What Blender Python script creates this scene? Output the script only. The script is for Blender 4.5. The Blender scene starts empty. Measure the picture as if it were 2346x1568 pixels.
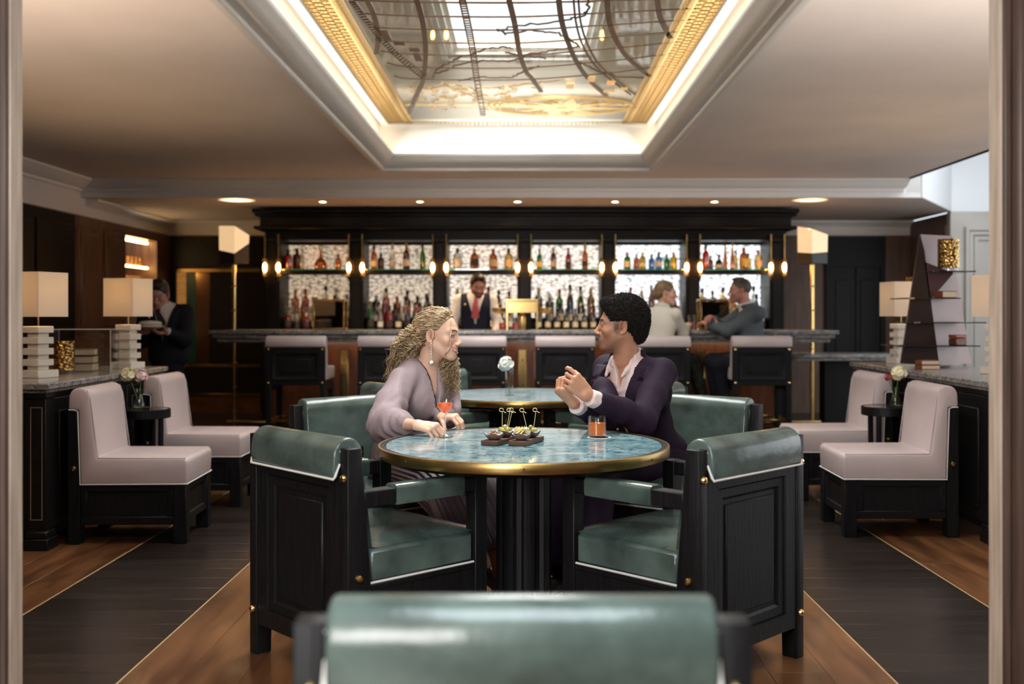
import bpy, bmesh, math, random
import numpy as np
from mathutils import Vector, Matrix, Euler
random.seed(7); np.random.seed(7)
PI = math.pi
SC = bpy.context.scene
COL = SC.collection
FPX = 2376.0; VPX = 1200.0; VPY = 722.0; CAMZ = 1.25

# ---------------------------------------------------------------- camera
cd = bpy.data.cameras.new('camera'); cam = bpy.data.objects.new('camera', cd); COL.objects.link(cam)
cam.location = (0, 0, CAMZ); cam.rotation_euler = (PI/2, 0, 0)
cd.sensor_fit = 'HORIZONTAL'; cd.sensor_width = 36.0; cd.lens = FPX/2346*36
cd.shift_x = -(VPX-1173)/2346; cd.shift_y = -(784-VPY)/2346
cd.clip_start = 0.05; cd.clip_end = 100
cd.dof.use_dof = True; cd.dof.focus_distance = 4.35; cd.dof.aperture_fstop = 2.0
SC.camera = cam
# ---------------------------------------------------------------- world
W = bpy.data.worlds.new('world'); SC.world = W; W.use_nodes = True
W.node_tree.nodes['Background'].inputs[0].default_value = (0.80, 0.90, 1.0, 1)
W.node_tree.nodes['Background'].inputs[1].default_value = 1.0
# ---------------------------------------------------------------- large lights
def area(name, loc, rot, sx, sy, power, col, spread=None):
    l = bpy.data.lights.new(name, 'AREA'); l.shape = 'RECTANGLE'; l.size = sx; l.size_y = sy
    l.energy = power; l.color = col
    if spread: l.spread = spread
    o = bpy.data.objects.new(name, l); COL.objects.link(o); o.location = loc; o.rotation_euler = rot
    return o
area('skylight_daylight', (-0.03, 7.6, 5.2), (0, 0, 0), 2.0, 8.0, 600, (1.0, 0.985, 0.96))
area('side_rooflight_daylight', (4.95, 7.6, 3.98), (0, 0, 0), 1.9, 7.0, 85, (0.80, 0.90, 1.0))
area('right_side_fill', (6.12, 7.0, 1.35), (0, math.radians(90), 0), 2.1, 7.0, 55, (0.90, 0.95, 1.0))  # added fill from the right to lift ceiling and chairs; wall there is solid
area('assumed_lobby_top_light', (0.0, 0.9, 2.72), (0, 0, 0), 1.5, 1.3, 45, (0.86, 0.95, 1.0))  # assumed overhead source for the foreground chair's cool highlight, no rooflight known there
area('lobby_front_fill', (-1.6, -1.85, 1.75), (math.radians(90), 0, math.radians(-20)), 1.6, 1.7, 115, (1.0, 0.96, 0.92))  # added frontal fill from behind the camera, no known window there
WARM = (1.0, 0.80, 0.55)
# concealed cove strips lying on the moulding ledge
area('cove_strip_far', (-0.06, 9.74, 2.785), (math.radians(130), 0, 0), 2.3, 0.05, 1.4, WARM)
area('cove_strip_left', (-1.26, 6.7, 2.785), (0, math.radians(130), 0), 0.05, 5.9, 9.0, WARM)
area('cove_strip_right', (1.14, 6.7, 2.785), (0, math.radians(-130), 0), 0.05, 5.9, 9.0, WARM)
area('assumed_counter_strip', (0, 10.18, 0.972), (math.radians(35), 0, 0), 5.0, 0.04, 3, (1.0, 0.66, 0.36))  # assumed warm strip, inferred from the lit bar front; no strip is seen
# ---------------------------------------------------------------- exposure
SC.view_settings.view_transform = 'Standard'; SC.view_settings.look = 'None'
SC.view_settings.exposure = 0.85; SC.view_settings.gamma = 1.0
SC.view_settings.use_curve_mapping = False
cy = SC.cycles
cy.use_denoising = True; cy.max_bounces = 7; cy.diffuse_bounces = 4; cy.glossy_bounces = 3
cy.transmission_bounces = 4; cy.transparent_max_bounces = 14; cy.volume_bounces = 0
cy.sample_clamp_indirect = 4.0; cy.caustics_reflective = False; cy.caustics_refractive = False
cy.adaptive_threshold = 0.03

# ================================================================ helpers
def at(x, y, d):            # photograph direction (x, y) at depth d
    return Vector(((x-VPX)*d/FPX, d, CAMZ-(y-VPY)*d/FPX))
def az(x, y, z):            # photograph direction on the horizontal plane z
    d = (z-CAMZ)*FPX/(VPY-y)
    return Vector(((x-VPX)*d/FPX, d, z))

MATS = {}
def nd(nt, t, **kw):
    n = nt.nodes.new(t)
    for k, v in kw.items():
        if k in n.inputs: n.inputs[k].default_value = v
        else: setattr(n, k, v)
    return n
def hexc(c): return (c[0], c[1], c[2], 1.0)
def mat(name, col, rough=0.5, metal=0.0, var=None, bump=None, coat=0.0, trans=0.0, emit=None, rnd=0.0,
        ior=1.45, col2=None, sheen=0.0, attr=None, spec=0.5, sss=0.0):
    """principled material; var=(scale, amount, stretch, detail) mottles col towards col2; bump=(scale, strength, stretch)"""
    if name in MATS: return MATS[name]
    m = bpy.data.materials.new(name); m.use_nodes = True; nt = m.node_tree; L = nt.links
    b = nt.nodes['Principled BSDF']
    b.inputs['Base Color'].default_value = hexc(col); b.inputs['Roughness'].default_value = rough
    b.inputs['Metallic'].default_value = metal; b.inputs['IOR'].default_value = ior
    b.inputs['Coat Weight'].default_value = coat; b.inputs['Transmission Weight'].default_value = trans
    b.inputs['Specular IOR Level'].default_value = spec
    if coat: b.inputs['Coat Roughness'].default_value = 0.08
    if sheen: b.inputs['Sheen Weight'].default_value = sheen
    if sss:
        b.inputs['Subsurface Weight'].default_value = sss; b.inputs['Subsurface Radius'].default_value = (0.012, 0.005, 0.003)
        b.inputs['Subsurface Scale'].default_value = 0.6
    if emit: b.inputs['Emission Color'].default_value = hexc(emit[0]); b.inputs['Emission Strength'].default_value = emit[1]
    src = None
    def coords(stretch, rand):
        tc = nd(nt, 'ShaderNodeTexCoord'); mp = nd(nt, 'ShaderNodeMapping'); mp.inputs['Scale'].default_value = stretch
        L.new(tc.outputs['Object'], mp.inputs['Vector'])
        if rand:
            oi = nd(nt, 'ShaderNodeObjectInfo'); mm = nd(nt, 'ShaderNodeMath', operation='MULTIPLY'); mm.inputs[1].default_value = 37.0
            L.new(oi.outputs['Random'], mm.inputs[0]); L.new(mm.outputs[0], mp.inputs['Location'])
        return mp.outputs[0]
    if attr:
        a = nd(nt, 'ShaderNodeAttribute'); a.attribute_name = attr; src = a.outputs['Color']
    if var:
        sc_, amt = var[0], var[1]; st = var[2] if len(var) > 2 else (1, 1, 1); det = var[3] if len(var) > 3 else 6
        no = nd(nt, 'ShaderNodeTexNoise'); no.inputs['Scale'].default_value = sc_; no.inputs['Detail'].default_value = det
        L.new(coords(st, rnd), no.inputs['Vector'])
        rp = nd(nt, 'ShaderNodeValToRGB'); rp.color_ramp.elements[0].position = 0.32; rp.color_ramp.elements[1].position = 0.70
        c2 = col2 or tuple(c*(1-amt) for c in col)
        rp.color_ramp.elements[0].color = hexc(c2); rp.color_ramp.elements[1].color = hexc(col)
        L.new(no.outputs['Fac'], rp.inputs['Fac'])
        if src is None: src = rp.outputs[0]
        else:
            mx = nd(nt, 'ShaderNodeMix', data_type='RGBA', blend_type='MULTIPLY'); mx.inputs[0].default_value = amt
            L.new(src, mx.inputs[6]); L.new(rp.outputs[0], mx.inputs[7]); src = mx.outputs[2]
    if rnd:
        oi = nd(nt, 'ShaderNodeObjectInfo'); mr = nd(nt, 'ShaderNodeMapRange')
        mr.inputs['To Min'].default_value = 1-rnd; mr.inputs['To Max'].default_value = 1+rnd
        L.new(oi.outputs['Random'], mr.inputs['Value'])
        hs = nd(nt, 'ShaderNodeHueSaturation')
        if src is None: hs.inputs['Color'].default_value = hexc(col)
        else: L.new(src, hs.inputs['Color'])
        L.new(mr.outputs[0], hs.inputs['Value']); src = hs.outputs[0]
    if src is not None: L.new(src, b.inputs['Base Color'])
    if bump:
        no = nd(nt, 'ShaderNodeTexNoise'); no.inputs['Scale'].default_value = bump[0]; no.inputs['Detail'].default_value = 5
        L.new(coords(bump[2] if len(bump) > 2 else (1, 1, 1), rnd), no.inputs['Vector'])
        bp = nd(nt, 'ShaderNodeBump'); bp.inputs['Strength'].default_value = bump[1]; bp.inputs['Distance'].default_value = bump[3] if len(bump) > 3 else 0.004
        L.new(no.outputs['Fac'], bp.inputs['Height']); L.new(bp.outputs[0], b.inputs['Normal'])
    MATS[name] = m
    return m
def thin_glass(name, tint=(1, 1, 1), refl=0.12, rough=0.02, body=None, bodyfac=0.0):
    """pane or thin vessel: straight-through transparency, a glossy surface and, for tinted glass, a coloured body"""
    if name in MATS: return MATS[name]
    m = bpy.data.materials.new(name); m.use_nodes = True; nt = m.node_tree; L = nt.links
    nt.nodes.remove(nt.nodes['Principled BSDF']); out = nt.nodes['Material Output']
    t = nd(nt, 'ShaderNodeBsdfTransparent'); t.inputs[0].default_value = hexc(tint)
    g = nd(nt, 'ShaderNodeBsdfGlossy'); g.inputs['Roughness'].default_value = rough
    lw = nd(nt, 'ShaderNodeLayerWeight'); lw.inputs[0].default_value = 0.35
    mr = nd(nt, 'ShaderNodeMapRange'); mr.inputs['To Min'].default_value = refl*0.4; mr.inputs['To Max'].default_value = min(1, refl*4)
    L.new(lw.outputs['Facing'], mr.inputs['Value'])
    base = t.outputs[0]
    if body:
        d = nd(nt, 'ShaderNodeBsdfPrincipled'); d.inputs['Base Color'].default_value = hexc(body); d.inputs['Roughness'].default_value = 0.15
        mx = nd(nt, 'ShaderNodeMixShader'); mx.inputs[0].default_value = bodyfac
        L.new(t.outputs[0], mx.inputs[1]); L.new(d.outputs[0], mx.inputs[2]); base = mx.outputs[0]
    m2 = nd(nt, 'ShaderNodeMixShader'); L.new(mr.outputs[0], m2.inputs[0]); L.new(base, m2.inputs[1]); L.new(g.outputs[0], m2.inputs[2])
    L.new(m2.outputs[0], out.inputs[0]); MATS[name] = m
    return m

class B:
    """collects shapes into one mesh"""
    def __init__(s): s.V = []; s.F = []; s.M = Matrix.Identity(4)
    def put(s, vs, fs):
        o = len(s.V); M = s.M
        s.V += [tuple(M @ Vector(v)) for v in vs]; s.F += [tuple(i+o for i in f) for f in fs]; return s
    def box(s, c, sz, bev=0.0, rot=None):
        hx, hy, hz = sz[0]/2, sz[1]/2, sz[2]/2; h = (hx, hy, hz); b = min(bev, hx*.9, hy*.9, hz*.9)
        R = Euler(rot).to_matrix() if rot else None
        def fin(vs): 
            return [((R @ Vector(v)) if R else Vector(v))+Vector(c) for v in vs]
        if b <= 0:
            vs = [(x*hx, y*hy, z*hz) for x in (-1, 1) for y in (-1, 1) for z in (-1, 1)]
            return s.put(fin(vs), [(0, 1, 3, 2), (4, 6, 7, 5), (0, 4, 5, 1), (2, 3, 7, 6), (0, 2, 6, 4), (1, 5, 7, 3)])
        vs = []; idx = {}
        for x in (-1, 1):
            for y in (-1, 1):
                for z in (-1, 1):
                    sg = (x, y, z)
                    for a in range(3):
                        idx[(x, y, z, a)] = len(vs)
                        vs.append(tuple(sg[i]*(h[i] if i == a else h[i]-b) for i in range(3)))
        fs = []
        def key(a, sa, bb, sb, cc, sc): 
            t = [0, 0, 0]; t[a] = sa; t[bb] = sb; t[cc] = sc; return tuple(t)
        for a in range(3):
            bb, cc = (a+1) % 3, (a+2) % 3
            for sa in (-1, 1):
                fs.append([idx[key(a, sa, bb, p, cc, q)+(a,)] for p, q in ((-1, -1), (1, -1), (1, 1), (-1, 1))])
            for sb in (-1, 1):
                for sc in (-1, 1):
                    k0, k1 = key(a, -1, bb, sb, cc, sc), key(a, 1, bb, sb, cc, sc)
                    fs.append([idx[k0+(bb,)], idx[k1+(bb,)], idx[k1+(cc,)], idx[k0+(cc,)]])
        for x in (-1, 1):
            for y in (-1, 1):
                for z in (-1, 1): fs.append([idx[(x, y, z, a)] for a in range(3)])
        return s.put(fin(vs), fs)
    def bb(s, x0, x1, y0, y1, z0, z1, bev=0.0):
        return s.box(((x0+x1)/2, (y0+y1)/2, (z0+z1)/2), (abs(x1-x0), abs(y1-y0), abs(z1-z0)), bev)
    def prism(s, poly, lo, hi, axis='z'):
        n = len(poly)
        def mk(p, t): return {'z': (p[0], p[1], t), 'x': (t, p[0], p[1]), 'y': (p[0], t, p[1])}[axis]
        vs = [mk(p, lo) for p in poly]+[mk(p, hi) for p in poly]
        return s.put(vs, [tuple(range(n)), tuple(range(2*n-1, n-1, -1))]+[(i, (i+1) % n, n+(i+1) % n, n+i) for i in range(n)])
    def lathe(s, prof, n=20, c=(0, 0, 0), sx=1.0, sy=1.0):
        vs = []; fs = []; k = len(prof)
        for r, z in prof:
            for i in range(n):
                a = 2*PI*i/n; vs.append((c[0]+r*math.cos(a)*sx, c[1]+r*math.sin(a)*sy, c[2]+z))
        for j in range(k-1):
            for i in range(n): fs.append((j*n+i, j*n+(i+1) % n, (j+1)*n+(i+1) % n, (j+1)*n+i))
        if prof[0][0] > 1e-6: fs.append(tuple(range(n-1, -1, -1)))
        if prof[-1][0] > 1e-6: fs.append(tuple((k-1)*n+i for i in range(n)))
        return s.put(vs, fs)
    def loft(s, rings, caps=True, closed=False):
        n = len(rings[0]); vs = [p for r in rings for p in r]; fs = []; k = len(rings)
        for j in range(k if closed else k-1):
            jj = (j+1) % k
            for i in range(n): fs.append((j*n+i, j*n+(i+1) % n, jj*n+(i+1) % n, jj*n+i))
        if caps and not closed: fs.append(tuple(range(n-1, -1, -1))); fs.append(tuple((k-1)*n+i for i in range(n)))
        return s.put(vs, fs)
    def tube(s, pts, r, n=6, caps=True, flat=None):
        P = [Vector(p) for p in pts]; rings = []; up = None
        for i, p in enumerate(P):
            t = (P[min(i+1, len(P)-1)]-P[max(i-1, 0)])
            t = t.normalized() if t.length > 1e-9 else Vector((0, 0, 1))
            if up is None: up = Vector((0, 0, 1)) if abs(t.z) < .9 else Vector((1, 0, 0))
            u = (up-t*up.dot(t))
            u = u.normalized() if u.length > 1e-6 else t.orthogonal().normalized()
            w = t.cross(u); up = u; rr = r[i] if isinstance(r, (list, tuple)) else r
            f = flat or 1.0
            rings.append([p+(u*math.cos(2*PI*k/n)*f+w*math.sin(2*PI*k/n))*rr for k in range(n)])
        return s.loft(rings, caps)
    def sphere(s, c, r, n=12, m=8):
        if not isinstance(r, (list, tuple)): r = (r, r, r)
        vs = [(c[0], c[1], c[2]-r[2])]; fs = []
        for j in range(1, m):
            ph = -PI/2+PI*j/m
            for i in range(n): vs.append((c[0]+r[0]*math.cos(ph)*math.cos(2*PI*i/n), c[1]+r[1]*math.cos(ph)*math.sin(2*PI*i/n), c[2]+r[2]*math.sin(ph)))
        vs.append((c[0], c[1], c[2]+r[2])); T = len(vs)-1
        for i in range(n):
            fs.append((0, 1+(i+1) % n, 1+i)); fs.append((T, T-n+i, T-n+(i+1) % n))
        for j in range(m-2):
            for i in range(n): a = 1+j*n; fs.append((a+i, a+(i+1) % n, a+n+(i+1) % n, a+n+i))
        return s.put(vs, fs)
    def frame(s, x0, x1, y0, y1, prof, closed_prof=True):
        """mitred moulding round a rectangle; prof = list of (inset, z)"""
        rings = []
        for (sx, sy, ex, ey) in ((1, 1, x0, y0), (-1, 1, x1, y0), (-1, -1, x1, y1), (1, -1, x0, y1)):
            rings.append([(ex+sx*i, ey+sy*i, z) for i, z in prof])
        return s.loft(rings, caps=False, closed=True)
def smooth(me, ang=38):
    me.shade_smooth(); me.set_sharp_from_angle(angle=math.radians(ang))
def tag(o, label=None, cat=None, group=None, kind=None):
    if label: o['label'] = label
    if cat: o['category'] = cat
    if group: o['group'] = group
    if kind: o['kind'] = kind
    return o
def mesh(name, b, m, ang=38, recalc=True):
    me = bpy.data.meshes.new(name); me.from_pydata(b.V, [], b.F)
    if recalc:
        bm = bmesh.new(); bm.from_mesh(me); bmesh.ops.recalc_face_normals(bm, faces=bm.faces); bm.to_mesh(me); bm.free()
    if m: me.materials.append(m)
    smooth(me, ang); return me
def link(name, me, parent=None, loc=None, rz=None, rot=None):
    o = bpy.data.objects.new(name, me); COL.objects.link(o)
    if parent: o.parent = parent
    if loc is not None: o.location = loc
    if rz is not None: o.rotation_euler = (0, 0, rz)
    if rot is not None: o.rotation_euler = rot
    return o
def obj(name, b, m, parent=None, loc=None, rz=None, label=None, cat=None, group=None, kind=None, ang=38):
    return tag(link(name, mesh(name, b, m, ang), parent, loc, rz), label, cat, group, kind)
def thing(name, label, cat, loc=(0, 0, 0), rz=0, group=None):
    o = link(name, None, None, loc, rz); o.empty_display_size = .05
    return tag(o, label, cat, group)
def struct(name, b, m, parent=None, ang=38):
    o = obj(name, b, m, parent, ang=ang)
    if not parent: o['kind'] = 'structure'
    return o
def dup(o, loc=None, rz=None, label=None, group=None, parent=None):
    c = o.copy(); COL.objects.link(c); c.parent = parent
    if loc is not None: c.location = loc
    if rz is not None: c.rotation_euler = (0, 0, rz)
    if label: c['label'] = label
    if group: c['group'] = group
    for ch in list(o.children): dup(ch, parent=c)
    return c

# ================================================================ materials
M_black = mat('black_stained_oak', (0.0080, 0.0076, 0.0085), 0.46, var=(14, .5, (6, 6, .5)), bump=(30, .35, (5, 5, .35)), spec=.22)
M_blackh = mat('black_lacquered_timber', (0.0100, 0.0088, 0.0085), 0.42, var=(6, .35, (1, 6, 6)), spec=.22)
M_green = mat('green_leather', (0.085, 0.118, 0.106), 0.25, var=(7, .5, (1, 1, 1), 8), col2=(0.032, 0.047, 0.041), bump=(9, .35, (1, 1, 1), .012), coat=.1)
M_pink = mat('pale_pink_leather', (0.50, 0.41, 0.405), 0.42, var=(5, .08), bump=(220, .10))
M_pip = mat('white_piping', (0.62, 0.61, 0.58), .5)
M_brass = mat('aged_brass', (0.50, 0.33, 0.12), 0.30, 1.0, var=(6, .4, (1, 1, 1)), bump=(40, .08))
M_brassb = mat('polished_brass', (0.72, 0.50, 0.20), 0.18, 1.0)
M_gold = mat('gilded_metal', (0.72, 0.50, 0.20), 0.32, 1.0)
M_plaster = mat('white_plaster', (0.84, 0.80, 0.76), .75, bump=(60, .04))
M_ceil = mat('ceiling_paint', (0.70, 0.62, 0.565), .85, var=(2.0, .07), bump=(90, .05))
M_walnut = mat('walnut_panelling', (0.17, 0.088, 0.055), .40, var=(5, .45, (4, 4, .5)), bump=(20, .15, (4, 4, .4)))
M_mahog = mat('mahogany', (0.150, 0.050, 0.022), .32, var=(5, .5, (4, 4, .6)), coat=.2)
M_white_marble = mat('white_marble', (0.80, 0.745, 0.65), .35, var=(5, .15))
M_white = mat('white_ceramic', (0.78, 0.76, 0.72), .3)
M_oakjamb = mat('limed_oak', (0.50, 0.40, 0.32), .45, var=(9, .45, (5, 5, .4)), bump=(25, .2, (6, 6, .4)), col2=(0.32, 0.24, 0.185))
M_glass = thin_glass('clear_glass', (0.985, 0.99, 0.985), .07)
M_pane = thin_glass('skylight_glass', (0.97, 0.98, 0.97), .05)
M_black_steel = mat('black_steel', (0.012, 0.011, 0.012), .28, .6)
def stone(name, light, mid, dark, scale, stretch, rough=.12, coat=.5, spec=.35):
    m = bpy.data.materials.new(name); m.use_nodes = True; nt = m.node_tree; L = nt.links; b = nt.nodes['Principled BSDF']
    tc = nd(nt, 'ShaderNodeTexCoord'); mp = nd(nt, 'ShaderNodeMapping'); mp.inputs['Scale'].default_value = stretch
    L.new(tc.outputs['Object'], mp.inputs[0])
    n1 = nd(nt, 'ShaderNodeTexNoise'); n1.inputs['Scale'].default_value = scale; n1.inputs['Detail'].default_value = 9; n1.inputs['Distortion'].default_value = 1.2; n1.inputs['Roughness'].default_value = .68
    n2 = nd(nt, 'ShaderNodeTexNoise'); n2.inputs['Scale'].default_value = scale*3.4; n2.inputs['Detail'].default_value = 7; n2.inputs['Distortion'].default_value = 2.2
    L.new(mp.outputs[0], n1.inputs['Vector']); L.new(mp.outputs[0], n2.inputs['Vector'])
    r1 = nd(nt, 'ShaderNodeValToRGB'); e = r1.color_ramp.elements; e[0].position = .36; e[0].color = hexc(mid); e[1].position = .66; e[1].color = hexc(light)
    r2 = nd(nt, 'ShaderNodeValToRGB'); e = r2.color_ramp.elements; e[0].position = .37; e[0].color = (1, 1, 1, 1); e[1].position = .47; e[1].color = (0, 0, 0, 1)
    L.new(n1.outputs[0], r1.inputs[0]); L.new(n2.outputs[0], r2.inputs[0])
    mx = nd(nt, 'ShaderNodeMix', data_type='RGBA'); L.new(r2.outputs[0], mx.inputs[0]); L.new(r1.outputs[0], mx.inputs[6]); mx.inputs[7].default_value = hexc(dark)
    L.new(mx.outputs[2], b.inputs['Base Color']); b.inputs['Roughness'].default_value = rough; b.inputs['Coat Weight'].default_value = coat; b.inputs['Coat Roughness'].default_value = .04; b.inputs['Specular IOR Level'].default_value = spec
    MATS[name] = m; return m
M_bluestone = stone('blue_green_stone', (0.33, 0.46, 0.49), (0.065, 0.185, 0.225), (0.008, 0.030, 0.045), 6, (1, 2.2, 1), .10, 0.0, .30)
M_barstone = stone('grey_veined_marble', (0.40, 0.38, 0.36), (0.135, 0.125, 0.12), (0.035, 0.032, 0.032), 7, (1, 3, 3), .2, .1)
# ================================================================ STRUCTURE
XL = -4.53; YB = 13.3; ZC = 2.62; ZS = 2.45
# ---- floor: a sub-floor slab with separate boards laid on it
b = B(); b.bb(-4.7, 6.3, -2.3, 13.6, -0.10, -0.012)
floor = struct('floor', b, mat('floor_screed', (0.02, 0.013, 0.01), .7))
M_oak = mat('warm_oak_board', (0.175, 0.076, 0.030), .28, var=(3.2, .5, (3.5, .55, 1), 9), col2=(0.055, 0.021, 0.009), bump=(30, .10, (4, .4, 1)), rnd=.22, coat=.12)
M_dkboard = mat('dark_stained_board', (0.022, 0.0155, 0.0125), .30, var=(4, .45, (.6, 5, 1), 8), bump=(40, .10, (.4, 5, 1)), rnd=.22, spec=.3)
M_fillet = mat('pale_floor_fillet', (0.42, 0.27, 0.13), .35)
def board(sx, sy, m, cache={}):
    k = (round(sx, 3), round(sy, 3), m.name)
    if k not in cache:
        bb = B(); bb.box((0, 0, -0.006), (sx-.0008, sy-.0008, .012), .0009); cache[k] = mesh('board', bb, m)
    return cache[k]
def lay(x0, x1, y0, y1, w, ln, m, along='y'):
    i = 0
    if along == 'y':
        n = max(1, round((x1-x0)/w)); w = (x1-x0)/n
        for i in range(n):
            y = y0-random.random()*ln*.9 if y0 < 3 else y0
            first = True
            while y < y1-.05:
                a, c = max(y, y0), min(y+ln, y1)
                if c-a > .05: link('board', board(w, c-a, m), floor, (x0+w*(i+.5), (a+c)/2, 0))
                y += ln
    else:
        n = max(1, round((y1-y0)/w)); w = (y1-y0)/n
        for i in range(n): link('board', board(x1-x0, w, m), floor, ((x0+x1)/2, y0+w*(i+.5), 0))
lay(-1.375, 1.262, 1.6, 9.0, .205, 2.2, M_oak)
lay(-2.082, -1.383, 1.6, 9.0, .185, 0, M_dkboard, 'x')
lay(1.270, 1.984, 1.6, 9.0, .185, 0, M_dkboard, 'x')
lay(-3.30, -2.090, 1.6, 8.6, .205, 2.2, M_oak)
lay(1.992, 3.20, 1.6, 8.6, .205, 2.2, M_oak)
for x in (-2.086, -1.379, 1.266, 1.988):
    b = B(); b.bb(-.0035, .0035, 1.6, 9.0, -.012, .0006); obj('fillet', b, M_fillet, floor, (x, 0, 0))
b = B(); b.bb(-4.5, 5.5, 9.0, 13.3, -.012, -.001); obj('far_boards', b, M_dkboard, floor)
b = B(); b.bb(-4.5, -3.3, 1.6, 9.0, -.012, -.001); b.bb(3.2, 6.0, 1.6, 9.0, -.012, -.001); obj('side_boards', b, M_oak, floor)
b = B(); b.bb(-2.6, 2.6, -2.2, 1.6, -.012, -.001); obj('lobby_boards', b, M_oak, floor)

# ---- ceiling with the rooflight opening
OX0, OX1, OY0, OY1 = -1.32, 1.20, 3.70, 9.75
b = B()
b.bb(XL-.1, OX0, 2.85, 10.6, ZC, ZC+.12); b.bb(OX1, 3.9, 2.85, 10.6, ZC, ZC+.12)
b.bb(OX0, OX1, 2.85, OY0, ZC, ZC+.12); b.bb(OX0, OX1, OY1, 10.6, ZC, ZC+.12)
ceiling = struct('ceiling', b, M_ceil)
# lowered soffit over the bar
b = B(); b.prism([(XL-.1, 10.6), (4.06, 10.6), (4.95, 12.03), (4.95, YB+.1), (XL-.1, YB+.1)], ZS, ZS+.10)
struct('ceiling_bar_soffit', b, M_ceil)
b = B(); b.bb(XL, 4.06, 10.60, 10.70, ZS+.001, ZC+.1); struct('trim_1', b, M_plaster)
# crown moulding on the downstand
prof = [(10.60, ZC), (10.40, ZC), (10.40, ZC-.014), (10.425, ZC-.018), (10.45, ZC-.040), (10.50, ZC-.068), (10.555, ZC-.080), (10.57, ZC-.082), (10.57, ZC-.102), (10.585, ZC-.106), (10.60, ZC-.12)]
b = B(); b.prism(prof, XL, 3.88, 'x'); struct('trim_2', b, M_plaster)
# crown along the left wall
b = B(); b.prism([(XL, ZC), (XL+.20, ZC), (XL+.20, ZC-.014), (XL+.15, ZC-.04), (XL+.09, ZC-.075), (XL+.03, ZC-.085), (XL+.03, ZC-.105), (XL, ZC-.12)], 2.85, 10.6, 'y')
struct('trim_3', b, M_plaster)
# smaller crown under the soffit
b = B(); b.prism([(XL, ZS), (XL+.13, ZS), (XL+.12, ZS-.02), (XL+.05, ZS-.05), (XL+.02, ZS-.07), (XL, ZS-.08)], 10.72, YB, 'y'); struct('trim_4', b, M_plaster)
b = B(); b.prism([(YB, ZS), (YB-.13, ZS), (YB-.12, ZS-.02), (YB-.05, ZS-.05), (YB-.02, ZS-.07), (YB, ZS-.08)], XL, 4.95, 'x'); struct('trim_5', b, M_plaster)

# ---- rooflight: moulded surround, lit cove wall, decorative glazing, splayed well
surr = [(-.030, ZC), (-.03, ZC-.022), (0.0, ZC-.022), (.012, ZC-.010), (.012, ZC+.012), (.03, ZC+.018), (.05, ZC+.03), (.085, ZC+.075), (.105, ZC+.105), (.112, ZC+.112), (.112, ZC+.135), (-.05, ZC+.135), (-.05, ZC)]
b = B(); b.frame(OX0, OX1, OY0, OY1, surr); struct('trim_6', b, mat('surround_plaster', (0.60, 0.575, 0.545), .45), ang=50)
M_cove = mat('cove_white', (0.86, 0.84, 0.80), .8)
b = B(); b.frame(OX0, OX1, OY0, OY1, [(-.05, ZC+.13), (-.10, ZC+.13), (-.10, 3.10), (-.05, 3.10)]); struct('wall_cove', b, M_cove)
PX0, PX1, PY0, PY1, PZ = -1.29, 1.17, 3.75, 9.80, 3.06       # decorative glazing
# splayed well above
WX0, WX1, WY0, WY1, WZ = -.62, .56, 4.0, 9.46, 3.74
ring0 = [(OX0-.10, OY0-.10, 3.10), (OX1+.10, OY0-.10, 3.10), (OX1+.10, OY1+.10, 3.10), (OX0-.10, OY1+.10, 3.10)]
ring1 = [(OX0-.04, OY0-.0, 3.20), (OX1+.04, OY0, 3.20), (OX1+.04, OY1+.06, 3.20), (OX0-.04, OY1+.06, 3.20)]
ring2 = [(WX0-.12, WY0-.1, WZ-.14), (WX1+.12, WY0-.1, WZ-.14), (WX1+.12, WY1+.10, WZ-.14), (WX0-.12, WY1+.10, WZ-.14)]
ring3 = [(WX0, WY0, WZ+.05), (WX1, WY0, WZ+.05), (WX1, WY1, WZ+.05), (WX0, WY1, WZ+.05)]
b = B(); b.loft([ring0, ring1], caps=False); b.loft([ring1, ring2], caps=False); b.loft([ring2, ring3], caps=False)
struct('wall_rooflight_well', b, mat('well_plaster', (0.58, 0.52, 0.43), .8))
b = B()
for k, (o1, z1) in enumerate(((.0, WZ-.035), (.045, WZ-.085), (.095, WZ-.125))):
    b.frame(WX0-o1, WX1+o1, WY0-o1, WY1+o1, [(.02, z1), (.02, z1-.018), (-.03, z1-.018), (-.03, z1)])
struct('trim_7', b, mat('well_moulding', (0.80, 0.79, 0.76), .6))
b = B()
for yy in (5.35, 6.7, 8.05): b.bb(WX0, WX1, yy-.02, yy+.02, WZ-.06, WZ-.02)
struct('trim_8', b, M_plaster)

# ---- decorative metal map lying under clear glazing
roof = thing('rooflight_screen', 'pierced gilt metal map screen with compass rose under the rooflight', 'ceiling screen', (0, 0, 0))
b = B(); b.bb(PX0, PX1, PY0, PY1, PZ+.012, PZ+.018); obj('glazing', b, M_pane, roof)
b = B(); b.frame(PX0, PX1, PY0, PY1, [(-.05, PZ-.02), (-.05, PZ+.03), (.012, PZ+.03), (.012, PZ-.02)]); obj('frame', b, M_cove, roof)
b = B(); n = 100
bz = B()
def rib(bb, pts, w=.012, z=PZ):      # flat strip of metal through plan points
    P = [Vector((p[0], p[1])) for p in pts]; rings = []
    for i, p in enumerate(P):
        t = (P[min(i+1, len(P)-1)]-P[max(i-1, 0)]).normalized(); nn = Vector((-t.y, t.x))*w/2
        rings.append([(p.x+nn.x, p.y+nn.y, z), (p.x-nn.x, p.y-nn.y, z), (p.x-nn.x, p.y-nn.y, z+.008), (p.x+nn.x, p.y+nn.y, z+.008)])
    bb.loft(rings)
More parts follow.
